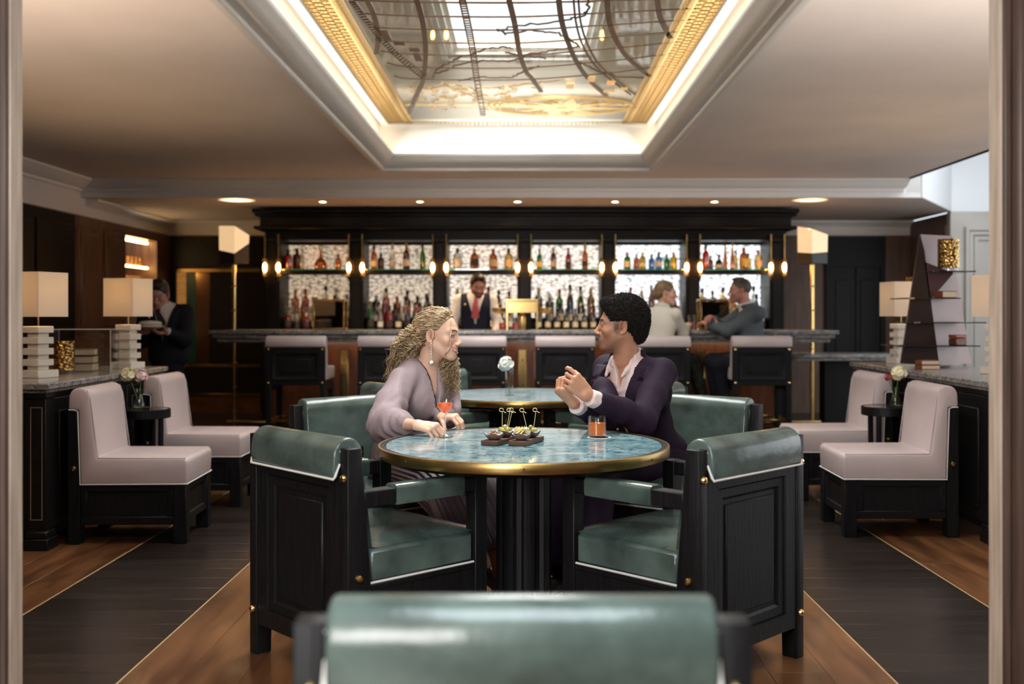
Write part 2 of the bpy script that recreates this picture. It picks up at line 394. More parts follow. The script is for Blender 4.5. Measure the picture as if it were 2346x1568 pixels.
# lattice border: bars crossing between edge rail and bead rail
BW = .155
for sx, x0 in ((1, PX0+.012), (-1, PX1-.012)):
    bl = B()
    x1 = x0+sx*BW
    yy = PY0
    while yy < PY1-.05:
        for dy in (0, .035): 
            rib(bl, [(x0, yy+dy), (x1, yy+.10-dy*2)], .0065)
            rib(bl, [(x0, yy+.10-dy), (x1, yy+dy*2)], .0065)
        yy += .075
    obj('lattice_border', bl, M_gold, roof)
for sx, x0 in ((1, PX0+.012), (-1, PX1-.012)):
    br = B()
    rib(br, [(x0+sx*(BW+.008), PY0), (x0+sx*(BW+.008), PY1)], .018); rib(br, [(x0+sx*(BW+.075), PY0), (x0+sx*(BW+.075), PY1)], .014)
    yy = PY0
    while yy < PY1:
        rib(br, [(x0+sx*(BW+.015), yy), (x0+sx*(BW+.07), yy+.02)], .010); rib(br, [(x0+sx*(BW+.07), yy), (x0+sx*(BW+.015), yy+.02)], .010); yy += .034
    obj('bead_rail', br, M_gold, roof)
br = B(); rib(br, [(PX0, PY1-.05), (PX1, PY1-.05)], .03)
for i in range(62):
    x = PX0+.02+i*(PX1-PX0-.04)/61; rib(br, [(x, PY1-.06), (x+.02, PY1-.005)], .012)
obj('end_rail', br, M_gold, roof)
def trace(px): return [tuple(az(x, y, PZ))[:2] for x, y in px]
def curve(px, n=14):
    P = trace(px); out = []
    P = [P[0]]+P+[P[-1]]
    for i in range(1, len(P)-2):
        p0, p1, p2, p3 = [Vector(q) for q in P[i-1:i+3]]
        for k in range(n):
            t = k/n
            out.append(tuple(0.5*((2*p1)+(-p0+p2)*t+(2*p0-5*p1+4*p2-p3)*t*t+(-p0+3*p1-3*p2+p3)*t**3)))
    out.append(P[-2]); return out
M_bronze = mat('bronzed_rib', (0.085, 0.048, 0.028), .42, .5)
for px, w in (([(840, 0), (858, 40), (866, 85), (862, 125)], .034), ([(955, 0), (970, 60), (975, 120), (969, 185), (950, 230), (937, 262)], .034),
              ([(1166, 0), (1180, 60), (1190, 120), (1205, 165), (1218, 180), (1240, 212)], .034), ([(1280, 0), (1287, 50), (1302, 100), (1325, 150), (1355, 190), (1390, 222)], .034),
              ([(1391, 0), (1395, 45), (1410, 90), (1435, 130), (1468, 160), (1490, 176)], .034), ([(1506, 0), (1512, 40), (1528, 75), (1537, 88)], .034),
              ([(1314, 0), (1320, 55), (1335, 105), (1362, 150), (1400, 185), (1445, 218)], .012), ([(1325, 0), (1331, 55), (1347, 105), (1373, 150), (1412, 185), (1455, 218)], .012)):
    b = B(); rib(b, curve(px), w); obj('meridian', b, M_bronze, roof)
for i, (yl, ym, yr) in enumerate(((2, 8, -4), (32, 40, 20), (63, 70, 46), (92, 100, 72), (118, 128, 97), (145, 157, 124), (175, 184, 152), (238, 243, 240))):
    xl, xr = 800+yl*.55+8, 1612-yr*.62
    b = B(); rib(b, curve([(xl, yl), (950, ym-2), (1190, ym), (1400, (ym+yr)/2), (xr, yr)], 8), .010); obj('parallel', b, M_bronze if i < 7 else M_gold, roof)
def ladder(pl, pr, n, w=.008, name='film_strip'):
    bb = B(); L, R = curve(pl, n), curve(pr, n); rib(bb, L, w); rib(bb, R, w)
    for a, c in zip(L, R): rib(bb, [a, c], w*.8)
    obj(name, bb, M_bronze, roof)
ladder([(1052, 0), (1065, 60), (1077, 120), (1086, 180), (1102, 265)], [(1066, 0), (1079, 60), (1090, 120), (1098, 180), (1112, 265)], 12)
ladder([(800, 5), (850, 70), (905, 130), (965, 180)], [(814, 5), (864, 68), (916, 124), (975, 172)], 12)
# coast lines
random.seed(3)
def coast(px, amp, nsub):
    P = trace(px); out = []
    for a, c in zip(P[:-1], P[1:]):
        for k in range(nsub):
            t = k/nsub; out.append((a[0]+(c[0]-a[0])*t+random.uniform(-amp, amp), a[1]+(c[1]-a[1])*t+random.uniform(-amp*2, amp*2)))
    return out
for px, m_, am in (([(1350, 0), (1345, 25), (1338, 35), (1300, 48), (1200, 58), (1140, 70), (1160, 80), (1210, 70), (1280, 78), (1310, 95), (1330, 108)], M_bronze, .012),
               ([(990, 185), (1000, 160), (1030, 145), (1060, 130), (1110, 115), (1150, 108), (1180, 112)], M_bronze, .012), ([(1000, 170), (1050, 150), (1110, 140), (1165, 142), (1210, 130), (1260, 135)], M_bronze, .012),
               ([(1050, 185), (1110, 178), (1170, 180), (1200, 165), (1240, 150)], M_bronze, .010), ([(1330, 108), (1260, 118), (1200, 128), (1150, 120)], M_bronze, .010),
               ([(930, 200), (980, 205), (1040, 195), (1090, 205), (1150, 200), (1200, 195), (1260, 188), (1330, 182)], M_gold, .016), ([(990, 235), (1040, 225), (1080, 215), (1130, 222), (1170, 210)], M_gold, .016),
               ([(1010, 190), (1060, 215), (1120, 232), (1190, 240)], M_gold, .014), ([(1330, 145), (1370, 165), (1420, 178), (1480, 180)], M_bronze, .010)):
    b = B(); rib(b, coast(px, am, 7), .011); obj('coastline', b, m_, roof)
# small film-frame plates and pins
for x, y, w, h, m_ in ((884, 82, .05, .2, M_bronze), (957, 132, .05, .2, M_bronze), (915, 100, .07, .07, M_bronze), (950, 115, .07, .07, M_bronze), (1306, 198, .06, .16, M_gold), (1354, 182, .06, .16, M_gold), (1400, 190, .06, .16, M_gold), (1430, 203, .06, .1, M_gold), (1395, 210, .09, .05, M_gold)):
    p = az(x, y, PZ); bb = B(); bb.bb(p.x-w/2, p.x+w/2, p.y-h/2, p.y+h/2, PZ-.002, PZ+.008); obj('film_plate', bb, m_, roof)
# compass rose
cc = az(1287, 245, PZ); RR = .66
bb = B()
for k in range(16):
    a = k*PI/8+.12; rl = RR*(1 if k % 4 == 0 else .80 if k % 2 == 0 else .55); wd = .17 if k % 4 == 0 else .12
    tip = (cc.x+rl*math.cos(a), cc.y+rl*.62*math.sin(a)); 
    s1 = (cc.x+wd*math.cos(a+.9), cc.y+wd*.62*math.sin(a+.9))
    s2 = (cc.x+wd*.4*math.cos(a-.9), cc.y+wd*.4*.62*math.sin(a-.9))
    bb.prism([s2, s1, tip], PZ-.006-.0004*(k % 3), PZ-.001)
obj('compass_star', bb, M_gold, roof, ang=20)
bb = B()
for r0, w in ((RR*.97, .018), (RR*.90, .010), (RR*.83, .008), (.20, .02), (.15, .015), (.07, .03)):
    rib(bb, [(cc.x+r0*math.cos(2*PI*k/60), cc.y+r0*.62*math.sin(2*PI*k/60)) for k in range(61)], w)
obj('compass_ring', bb, M_gold, roof)
bb = B()
for k in range(46):
    a = random.uniform(0, 2*PI); r0 = random.uniform(.28, .55); x, y = cc.x+r0*math.cos(a), cc.y+r0*.62*math.sin(a)
    rib(bb, [(x-.03, y), (x, y+.02), (x+.03, y-.005)], .010)
for k in range(60):
    p = az(random.uniform(930, 1230), random.uniform(200, 255), PZ); rib(bb, [(p.x-.02, p.y), (p.x+.012, p.y+.02), (p.x+.03, p.y)], .008)
o = obj('filigree', bb, M_gold, roof); o['kind'] = 'stuff'

# ---- left wall with panelling, dark doorway and glass niche
M_frieze = mat('frieze_plaster', (0.74, 0.69, 0.65), .75)
b = B(); b.bb(XL-.1, XL, 2.85, YB+.1, 2.27, ZC+.1); struct('wall_left_frieze', b, M_frieze)
b = B(); b.bb(XL-.1, XL, 2.85, 11.80, 0, 2.27); b.bb(XL-.1, XL, 12.80, YB+.1, 0, 2.27); b.bb(XL-.1, XL, 11.8, 12.8, 0, .95); b.bb(XL-.1, XL, 11.8, 12.8, 2.16, 2.27)
b.bb(XL-.48, XL-.46, 11.7, 12.9, .9, 2.2); b.bb(XL-.46, XL-.1, 11.78, 11.80, .93, 2.18); b.bb(XL-.46, XL-.1, 12.80, 12.82, .93, 2.18)
wl = struct('wall_left', b, M_walnut)
for y0, y1 in ((10.50, 11.08), (11.18, 11.72)):
    for z0, z1 in ((1.05, 2.16), (.15, .95)):
        b = B(); b.bb(XL, XL+.012, y0, y1, z0, z1, .004); b.bb(XL, XL+.022, y0+.07, y1-.07, z0+.07, z1-.07, .010); obj('raised_panel', b, M_walnut, wl)
b = B(); b.bb(XL, XL+.03, 8.6, 10.40, 0, 2.25); d1 = struct('door_1', b, M_blackh)
b = B(); b.bb(XL+.03, XL+.05, 8.7, 9.5, .1, 2.15, .006); obj('door_leaf', b, M_blackh, d1)
b = B(); b.bb(XL+.03, XL+.05, 9.54, 10.3, .1, 2.15, .006); obj('door_leaf', b, M_blackh, d1)
M_strip = mat('warm_light_strip', (1, .7, .35), .5, emit=((1.0, 0.62, 0.22), 16))
M_mirrorback = mat('antique_mirror', (0.30, 0.20, 0.10), .25, .9, var=(4, .5))
b = B(); b.bb(XL-.455, XL-.45, 11.81, 12.79, .95, 2.16); obj('niche_back', b, M_mirrorback, wl)
for z in (1.20, 1.52, 1.83):
    b = B(); b.bb(XL-.45, XL-.11, 11.80, 12.80, z-.012, z); obj('niche_shelf', b, M_glass, wl)
for z in (1.835, 2.14):
    b = B(); b.bb(XL-.12, XL-.095, 11.84, 12.76, z-.02, z); obj('light_strip', b, M_strip, wl)
# ---- back wall
b = B(); b.bb(XL-.1, -2.85, YB, YB+.1, 0, 2.27); b.bb(2.85, 5.0, YB, YB+.1, 0, 2.27); b.bb(-2.85, 2.85, YB, YB+.1, 0, 2.27)
wb = struct('wall_back', b, M_walnut)
b = B(); b.bb(XL, 5.0, YB-.01, YB+.1, 2.27, ZS+.05); struct('wall_back_frieze', b, M_frieze)
# left door set: black frame, bronze mirror leaves, brass rails
b = B(); b.bb(-4.50, -3.10, YB-.06, YB, 1.86, 2.25); b.bb(-4.50, -4.44, YB-.06, YB, 0, 1.86); b.bb(-3.36, -3.10, YB-.06, YB, 0, 1.86)
d2 = struct('door_2', b, M_blackh)
def pane(x0, x1, z0, z1, m, n='leaf', y=YB-.03): 
    bb = B(); bb.bb(x0, x1, y, y+.025, z0, z1, .003); obj(n, bb, m, d2)
M_amber = mat('amber_shelf_glow', (.5, .22, .05), .4, var=(7, .8, (1, 1, 2.5)), emit=((1.0, 0.42, 0.10), .12))  # glow of lit shelving put into this door panel's colour and emission
M_teal = mat('teal_lacquer', (0.02, 0.075, 0.065), .3)
M_bronzemir = mat('bronze_mirror', (0.42, 0.25, 0.13), .16, .9, var=(2, .4))
M_darkmir = mat('dark_mirror', (0.022, 0.018, 0.016), .10)
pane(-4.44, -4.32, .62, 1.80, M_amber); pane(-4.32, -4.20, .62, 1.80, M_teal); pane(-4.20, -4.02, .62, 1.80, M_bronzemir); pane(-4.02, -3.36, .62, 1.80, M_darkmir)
pane(-4.44, -3.36, .24, .58, M_darkmir); pane(-4.44, -3.36, .0, .22, mat('amber_wood', (.20, .085, .03), .3, var=(4, .5, (1, 3, 3))))
for z0, z1 in ((1.80, 1.84), (.58, .62), (.22, .245)): pane(-4.44, -3.36, z0, z1, M_brass, 'brass_rail', YB-.045)
# right dark doors
b = B(); b.bb(3.86, 4.62, YB-.06, YB, 1.86, 2.25); b.bb(3.86, 3.92, YB-.06, YB, 0, 1.86); b.bb(4.56, 4.62, YB-.06, YB, 0, 1.86)
d3 = struct('door_3', b, M_blackh)
for x0, x1 in ((3.92, 4.24), (4.24, 4.56)):
    b = B(); b.bb(x0+.004, x1-.004, YB-.04, YB-.01, .02, 1.86, .004); obj('door_leaf', b, M_blackh, d3)
    b = B(); b.bb(x0+.06, x1-.06, YB-.052, YB-.04, .2, 1.7, .006); obj('raised_panel', b, M_blackh, d3)
# panelled return wall and limestone opening on the right
b = B(); b.bb(4.95, 5.05, 12.131, YB+.1, 0, 2.44); wr = struct('wall_right_return', b, M_walnut)
for z0, z1 in ((1.05, 2.30), (.15, .95)):
    b = B(); b.bb(4.928, 4.95, 12.13, 13.1, z0, z1, .004); b.bb(4.915, 4.93, 12.2, 13.03, z0+.07, z1-.07, .008); obj('raised_panel', b, M_walnut, wr)
M_lime = mat('limestone', (0.52, 0.48, 0.43), .7, var=(3, .12))
b = B(); b.bb(4.95, 6.3, 12.03, 12.13, 0, ZS); wst = struct('wall_right_stone', b, M_lime)
b = B()
for o1, y1 in ((0, 12.03), (.06, 12.015), (.11, 12.0)):
    b.bb(5.22-o1, 5.26-o1, y1-.02, 12.04, 0, 2.16+o1); b.bb(5.26-o1, 6.2, y1-.02, 12.04, 2.12+o1, 2.16+o1)
obj('stone_architrave', b, M_lime, wst)
M_whitewell = mat('daylit_white_paint', (0.80, 0.81, 0.81), .8)
b = B(); b.prism([(4.072, 10.594), (4.962, 12.028), (4.95, 12.13), (4.0, 10.68)], ZS+.003, 4.05)
b.bb(4.962, 6.3, 12.03, 12.13, ZS+.001, 4.05); b.bb(3.9, 4.06, 10.60, 10.68, ZS+.05, 4.05)
b.bb(3.84, 3.90, 2.85, 10.6, ZC, 4.05)
struct('wall_right_well', b, M_whitewell)
b = B(); b.bb(6.2, 6.3, 2.85, 12.1, 0, 4.05); struct('wall_right', b, M_lime)
b = B(); b.bb(3.84, 6.3, 2.85, 12.13, 4.05, 4.12); struct('ceiling_side', b, M_whitewell)
# sloped rib of the side rooflight seen at the far right
b = B(); b.tube([(4.9, 12.0, 3.1), (5.9, 10.2, 3.55)], .03, 4); struct('trim_9', b, M_plaster)

# ---- doorway the room is seen through
M_jambb = mat('brown_stained_jamb', (0.085, 0.052, 0.038), .4, var=(8, .4, (6, 6, .4)))
for s, x, nm in ((-1, -1.372, 'door_4'), (1, 1.273, 'door_5')):
    b = B(); b.bb(x, x+s*.030, 2.772, 2.84, 0, ZC, .002); dj = struct(nm, b, M_oakjamb)
    b = B(); b.bb(x+s*.004, x+s*.024, 2.755, 2.771, 0, ZC, .004); obj('architrave', b, M_jambb, dj)
    b = B(); b.bb(x+s*.024, x+s*.075, 2.72, 2.771, 0, ZC, .008); obj('architrave', b, M_jambb, dj)
b = B(); b.bb(-4.63, -1.40, 2.772, 2.86, 0, ZC); b.bb(1.30, 6.3, 2.772, 2.86, 0, ZC); b.bb(3.8, 6.3, 2.74, 2.86, ZC, 4.05)
b.bb(-4.6, 3.9, 2.74, 2.86, ZC-.06, ZC+.14)
struct('wall_front', b, M_blackh)
# lobby round the camera
M_lob = mat('lobby_paint', (0.20, 0.17, 0.15), .7)
b = B(); b.bb(-2.6, -2.5, -2.3, 2.74, 0, 2.8); struct('wall_lobby_left', b, M_lob)
b = B(); b.bb(2.5, 2.6, -2.3, 2.74, 0, 2.8); struct('wall_lobby_right', b, M_lob)
b = B(); b.bb(-2.6, -2.4, -2.3, -2.2, 0, 2.8); b.bb(-.8, 2.6, -2.3, -2.2, 0, 2.8); b.bb(-2.4, -.8, -2.3, -2.2, 0, .9); b.bb(-2.4, -.8, -2.3, -2.2, 2.6, 2.8)  # gap added in this wall for the frontal fill, no known window
struct('wall_lobby_back', b, M_lob)
b = B(); b.bb(-2.6, -.78, -2.3, 2.74, 2.76, 2.86); b.bb(.78, 2.6, -2.3, 2.74, 2.76, 2.86); b.bb(-.78, .78, -2.3, .2, 2.76, 2.86); b.bb(-.78, .78, 1.6, 2.74, 2.76, 2.86)  # opening added in this ceiling to go with the assumed overhead light
struct('ceiling_lobby', b, M_plaster)
# recessed downlights in the soffit
for i, x in enumerate((739, 962, 1186, 1409, 1637)):
    p = az(x, 462, ZS)
    t = thing('downlight', 'small round recessed downlight in the soffit above ' + ('the amber decanter bay', 'the red-capped bottle bay', 'the brass box dispenser', 'the blue and yellow bottle bay', 'the man in the grey blazer')[i], 'downlight', (p.x, p.y, ZS))
    b = B(); b.lathe([(.045, 0), (.05, -.006), (.038, -.006), (.034, 0)], 16); obj('trim_ring', b, M_plaster, t)
    b = B(); b.lathe([(.034, -.001), (.0, -.001)], 16); obj('lens', b, mat('downlight_lens', (1, .9, .7), .4, emit=((1, .85, .62), 14)), t)
    l = bpy.data.lights.new('downlight_bulb', 'SPOT'); l.energy = 50; l.spot_size = 1.5; l.spot_blend = .6; l.color = (1, .72, .42); l.shadow_soft_size = .03
    lo = bpy.data.objects.new('downlight_bulb', l); COL.objects.link(lo); lo.location = (p.x, p.y, ZS-.03)
# ================================================================ FURNITURE
def bevel_mesh(name, b, m, w, ang=30, seg=2):
    me = bpy.data.meshes.new(name); me.from_pydata(b.V, [], b.F)
    bm = bmesh.new(); bm.from_mesh(me); bmesh.ops.recalc_face_normals(bm, faces=bm.faces)
    es = [e for e in bm.edges if len(e.link_faces) == 2 and e.calc_face_angle(0) > math.radians(ang)]
    bmesh.ops.bevel(bm, geom=es, offset=w, segments=seg, profile=.5, affect='EDGES', clamp_overlap=True)
    bm.to_mesh(me); bm.free()
    if m: me.materials.append(m)
    smooth(me, 50); return me
def bobj(name, b, m, parent, w, ang=30, seg=2): return link(name, bevel_mesh(name, b, m, w, ang, seg), parent)
XZ = Matrix(((1, 0, 0, 0), (0, 0, -1, 0), (0, 1, 0, 0), (0, 0, 0, 1)))   # (x, y, z) -> (x, -z, y)
def arc(cx, cz, r, a0, a1, n=8): return [(cx+r*math.cos(math.radians(a0+(a1-a0)*i/n)), cz+r*math.sin(math.radians(a0+(a1-a0)*i/n))) for i in range(n+1)]
def stud(parent, x, y, z, axis='y', s=-1, r=.014):
    b = B(); b.lathe([(r, 0), (r*.96, r*.35), (r*.7, r*.75), (0, r*.95)], 14)
    o = obj('stud', b, M_brassb, parent, (x, y, z))
    o.rotation_euler = (math.radians(-90*s), 0, 0) if axis == 'y' else (0, math.radians(90*s), 0)
    return o

# ---- round pedestal table
def round_table():
    t = thing('round_table', '', 'table'); R = .565
    b = B(); b.lathe([(0, .7465), (.536, .7465), (.540, .742), (.540, .72), (0, .72)], 72); obj('stone_top', b, M_bluestone, t)
    b = B(); b.lathe([(.5405, .715), (.5405, .746), (.558, .746), (.558, .715)], 72); obj('edge_band', b, M_blackh, t)
    b = B(); b.lathe([(.5585, .708), (.5585, .747), (.5665, .747), (.568, .745), (.568, .710), (.5665, .708)], 90); rim = obj('brass_rim', b, M_brass, t)
    for a in (-.62, -1.57, -2.4, .6, 1.6, 2.6):
        b = B(); b.sphere((.568*math.cos(a), .568*math.sin(a), .728), .004, 8, 6); obj('screw', b, M_bronze, rim)
    b = B(); b.lathe([(0, .690), (.52, .690), (.5575, .708), (.5575, .7195), (0, .7195)], 64); obj('underside', b, M_black, t)
    b = B()
    prof = []
    rings = []
    for z, k in ((.03, 1.0), (.69, 1.0)):
        rg = []
        for i in range(64):
            a = 2*PI*i/64; f = 1 if (i % 8) < 5 else .88; rg.append((.108*k*f*math.cos(a), .108*k*f*math.sin(a), z))
        rings.append(rg)
    b.loft(rings); obj('column', b, M_black, t)
    b = B(); b.lathe([(0, .06), (.16, .06), (.17, .05), (.27, .035), (.285, .02), (.285, 0), (0, 0)], 48); obj('base', b, M_black, t)
    return t
tb = round_table(); tb.location = (0, 4.07, 0); tb['label'] = 'round table with blue green stone top, cocktails and snack boards on it'
tb2 = dup(tb, (0, 6.58, 0), 0, 'round blue green stone table holding a single white peony in a glass')

# ---- green leather armchair
def armchair():
    t = thing('leather_armchair', '', 'chair'); w = .262
    for s in (-1, 1):
        b = B(); b.prism([(-.30, .0), (-.238, .0), (-.235, .11), (-.205, .12), (-.212, .40), (-.248, .812), (-.30, .812)], s*.291-.023, s*.291+.023, 'x')
        p = bobj('rear_post', b, M_black, t, .003, 12); stud(p, s*.291, -.30, .715); stud(p, s*.291, -.30, .165); stud(p, s*.314, -.258, .385, 'x', s)
        b = B(); b.bb(s*.285-.027, s*.285+.027, .245, .302, 0, .668, .003); obj('front_leg', b, M_black, t)
        b = B(); b.bb(s*.285-.027, s*.285+.027, -.235, .246, .612, .666, .004); ar = obj('arm', b, M_black, t)
        rings = []
        for y in (-.105, -.10, .185, .19):
            g = .004 if y in (-.105, .19) else 0
            rings.append([(s*.285+px*(1-g*8), y, .640+pz*(1-g*8)) for px, pz in arc(0, 0, .034, 0, 360, 24)[:-1]])
        rings = [[(s*.285+max(-.033, min(.033, (p[0]-s*.285)*1.3)), p[1], .640+max(-.031, min(.036, (p[2]-.640)*1.3))) for p in r] for r in rings]
        b = B(); b.loft(rings); obj('arm_pad', b, M_green, ar, ang=60)
        b = B(); b.bb(s*.285-.02, s*.285+.02, -.215, .246, .15, .352, .003); b.bb(s*.285-.024, s*.285+.024, -.215, .246, .335, .355, .003); obj('side_rail', b, M_black, t)
    # panelled back
    b = B(); b.bb(-w, w, -.278, -.255, .115, .735); bp = obj('back_panel', b, M_black, t)
    b = B(); b.M = XZ; b.frame(-w, w, .115, .735, [(0, .278), (0, .296), (.060, .296), (.064, .283), (.064, .278)]); obj('panel_frame', b, M_black, bp, ang=20)
    b = B(); b.M = XZ; b.frame(-w+.064, w-.064, .179, .671, [(0, .278), (.002, .289), (.030, .286), (.040, .280), (.040, .278)]); obj('panel_moulding', b, M_black, bp, ang=20)
    b = B(); b.bb(-w+.12, w-.12, -.286, -.27, .235, .615, .004); obj('panel_field', b, M_black, bp)
    # upholstery
    prof = [(-.165, .45), (-.185, .60), (-.205, .74), (-.208, .785)]+arc(-.264, .785, .058, 10, 180, 12)+[(-.324, .74), (-.321, .712), (-.302, .708), (-.298, .74), (-.262, .745), (-.252, .45)]
    b = B(); b.prism(prof, -.267, .267, 'x'); bc = bobj('back_cushion', b, M_green, t, .012, 40)
    b = B(); b.tube([(-.267, -.300, .76), (-.268, -.318, .72), (-.264, -.322, .711), (.264, -.322, .711), (.268, -.318, .72), (.267, -.300, .76)], .0042, 6); obj('piping', b, M_pip, bc)
    for s in (-1, 1):
        b = B(); b.tube([(s*.2675, -.30, .80), (s*.2680, -.262, .81), (s*.2680, -.25, .78), (s*.2680, -.245, .6), (s*.2680, -.24, .46)], .003, 6); obj('piping', b, M_pip, bc)
    b = B(); b.bb(-.302, .302, -.205, .244, .357, .468, .012); b.bb(-.256, .256, .20, .306, .357, .468, .012); se = obj('seat', b, M_green, t)
    n = 14; vs = []; fs = []
    for i in range(n+1):
        for j in range(n+1):
            u, v = i/n*2-1, j/n*2-1
            zz = .468+.026*(1-u**4)*(1-v**4)+.004*math.sin(9*u+3*v)*(1-u*u)*(1-v*v)
            vs.append((u*.292, .05+v*.24, zz))
    for i in range(n):
        for j in range(n): a = i*(n+1)+j; fs.append((a, a+n+1, a+n+2, a+1))
    b = B(); b.put(vs, fs); obj('seat_top', b, M_green, se, ang=80)
    for s in (-1, 1): b = B(); b.tube([(s*.303, -.205, .3585), (s*.303, .243, .3585)], .0042, 6); obj('piping', b, M_pip, se)
    b = B(); b.tube([(-.256, .307, .3585), (.256, .307, .3585)], .0042, 6); obj('piping', b, M_pip, se)
    b = B(); b.bb(-.258, .258, .262, .298, .15, .355, .003); obj('front_rail', b, M_black, t)
    b = B(); b.bb(-.20, .20, -.30, -.25, .735, .76, .004); obj('crest_rail', b, M_black, t)
    return t
ac = armchair()
for ch in [c for c in ac.children]: ch.scale.x = 1.04
def put_chair(first, loc, deg, label, group=None):
    o = ac if first else dup(ac)
    o.location = (loc[0], loc[1], 0); o.rotation_euler = (0, 0, math.radians(deg)); o['label'] = label
    if group: o['group'] = group
    return o
# rotation: facing +Y is 0, facing -X is +90
def chair_by_back(post_o, ang_deg, outer):     # outer rear post position, facing angle
    a = math.radians(ang_deg); lx, ly = outer*.302, -.30
    return (post_o[0]-(lx*math.cos(a)-ly*math.sin(a)), post_o[1]-(lx*math.sin(a)+ly*math.cos(a)))
put_chair(True, chair_by_back((1.008, 3.78), 45, 1), 45, 'green leather armchair tucked in beside the whisky glass, panelled back turned out')
put_chair(False, chair_by_back((-1.0, 3.83), -47, -1), -47, 'green leather armchair tucked in beside the red cocktail, panelled back turned out')
put_chair(False, (-.70, 5.02), -140, 'green leather armchair the curly-haired woman is sitting in')
put_chair(False, (.735, 5.06), 142, 'green leather armchair the man in the plum suit is sitting in')
put_chair(False, (-.002, 1.772), 0, 'green leather armchair standing alone in the doorway, rolled back out of focus')
put_chair(False, chair_by_back((.985, 6.31), 45, 1), 45, 'green armchair at the peony table, behind the man in plum')
put_chair(False, chair_by_back((-1.0, 6.33), -47, -1), -47, 'green armchair at the peony table, behind the curly-haired woman')
put_chair(False, (-.56, 7.55), -150, 'green armchair on the bar side of the peony table, facing the woman\'s back')
put_chair(False, (.70, 7.55), 148, 'green armchair on the bar side of the peony table, facing the man\'s back')

# ---- pink leather lounge chair
def lounge():
    t = thing('lounge_chair', '', 'chair'); w = .255
    prof = [(.286, .328), (.290, .43)]+arc(.262, .440, .028, 0, 90, 5)+[(-.19, .468), (-.198, .48), (-.232, .79)]+arc(-.290, .797, .057, 10, 180, 12)+[(-.349, .745), (-.345, .735), (-.318, .735), (-.296, .73), (-.284, .328)]
    b = B(); b.prism(prof, -w, w, 'x'); up = bobj('upholstery', b, M_pink, t, .012, 40)
    b = B()
    for s in (-1, 1): b.tube([(s*w, .287, .327), (s*w, -.285, .327), (s*w, -.298, .725), (s*w, -.318, .733), (s*w, -.347, .733)], .004, 6)
    b.tube([(-w, .288, .327), (w, .288, .327)], .004, 6); obj('piping', b, M_pip, up)
    for s in (-1, 1):
        b = B(); b.tube([(s*(w-.006), .28, .466), (s*(w-.006), -.19, .470), (s*(w-.006), -.232, .79), (s*(w-.006), -.25, .84)], .0035, 6); obj('seam', b, M_pink, up)
    for s in (-1, 1):
        b = B(); b.bb(s*w-s*.072, s*w, -.353, -.287, 0, .733, .004); p = obj('rear_leg', b, M_black, t); stud(p, s*w, -.32, .415, 'x', s, .016)
        b = B(); b.bb(s*w-s*.072, s*w, .215, .285, 0, .322, .004); obj('front_leg', b, M_black, t)
        b = B(); b.bb(s*(w-.035), s*(w-.012), -.29, .22, .115, .322, .003); sp = obj('side_panel', b, M_black, t)
        b = B(); b.bb(s*(w-.014), s*(w-.004), -.285, .215, .105, .150, .004); b.bb(s*(w-.014), s*(w-.004), -.285, .215, .285, .322, .004); b.bb(s*(w-.014), s*(w-.004), -.285, -.25, .15, .29, .004); b.bb(s*(w-.014), s*(w-.004), .18, .215, .15, .29, .004); obj('panel_frame', b, M_black, sp)
    b = B(); b.bb(-w+.07, w-.07, .24, .265, .115, .322, .003); fp = obj('front_panel', b, M_black, t)
    b = B(); b.M = XZ; b.frame(-w+.07, w-.07, .115, .322, [(0, -.265), (0, -.278), (.035, -.276), (.04, -.265)]); obj('panel_frame', b, M_black, fp)
    b = B(); b.bb(-w+.06, w-.06, -.345, -.300, .12, .73, .004); obj('back_panel', b, M_black, t)
    return t
lc = lounge()
lc.location = (-2.135, 5.90, 0); lc.rotation_euler = (0, 0, math.radians(-88)); lc['label'] = 'pale pink lounge chair by the left console, beside the end pilaster and nearest the doorway'
lc['label'] = 'pale pink lounge chair on the red cocktail side, next to the console end pilaster'
dup(lc, (-2.13, 7.0, 0), math.radians(-90), 'pale pink lounge chair on the red cocktail side, next to the waiter')
dup(lc, (2.09, 6.07, 0), math.radians(89), 'pale pink lounge chair on the whisky side, next to the console end pilaster')
dup(lc, (2.13, 7.22, 0), math.radians(90), 'pale pink lounge chair on the whisky side, next to the grey stone bar end')

# ---- small side tables
def side_table():
    t = thing('side_table', '', 'side table')
    b = B(); b.lathe([(0, .664), (.130, .664), (.134, .660), (.134, .648), (0, .648)], 40); obj('top', b, M_darkmir, t)
    b = B(); b.lathe([(.128, .610), (.136, .610), (.136, .663), (.142, .666), (.146, .664), (.146, .612), (.144, .610)], 40); obj('rim', b, M_black, t)
    for k in range(3):
        a = k*2*PI/3-.5; b = B(); b.tube([(.130*math.cos(a), .130*math.sin(a), .655), (.122*math.cos(a), .122*math.sin(a), 0)], .017, 8); obj('leg', b, M_black, t)
    b = B(); b.lathe([(0, .61), (.128, .61), (.128, .645), (0, .645)], 30); obj('apron', b, M_black, t)
    return t
st = side_table(); st.location = (-2.352, 6.46, 0); st['label'] = 'small round black side table with a vase, on the waiter side'
dup(st, (2.312, 6.64, 0), 0.4, 'small round black side table with a vase, on the leaning book stand side')

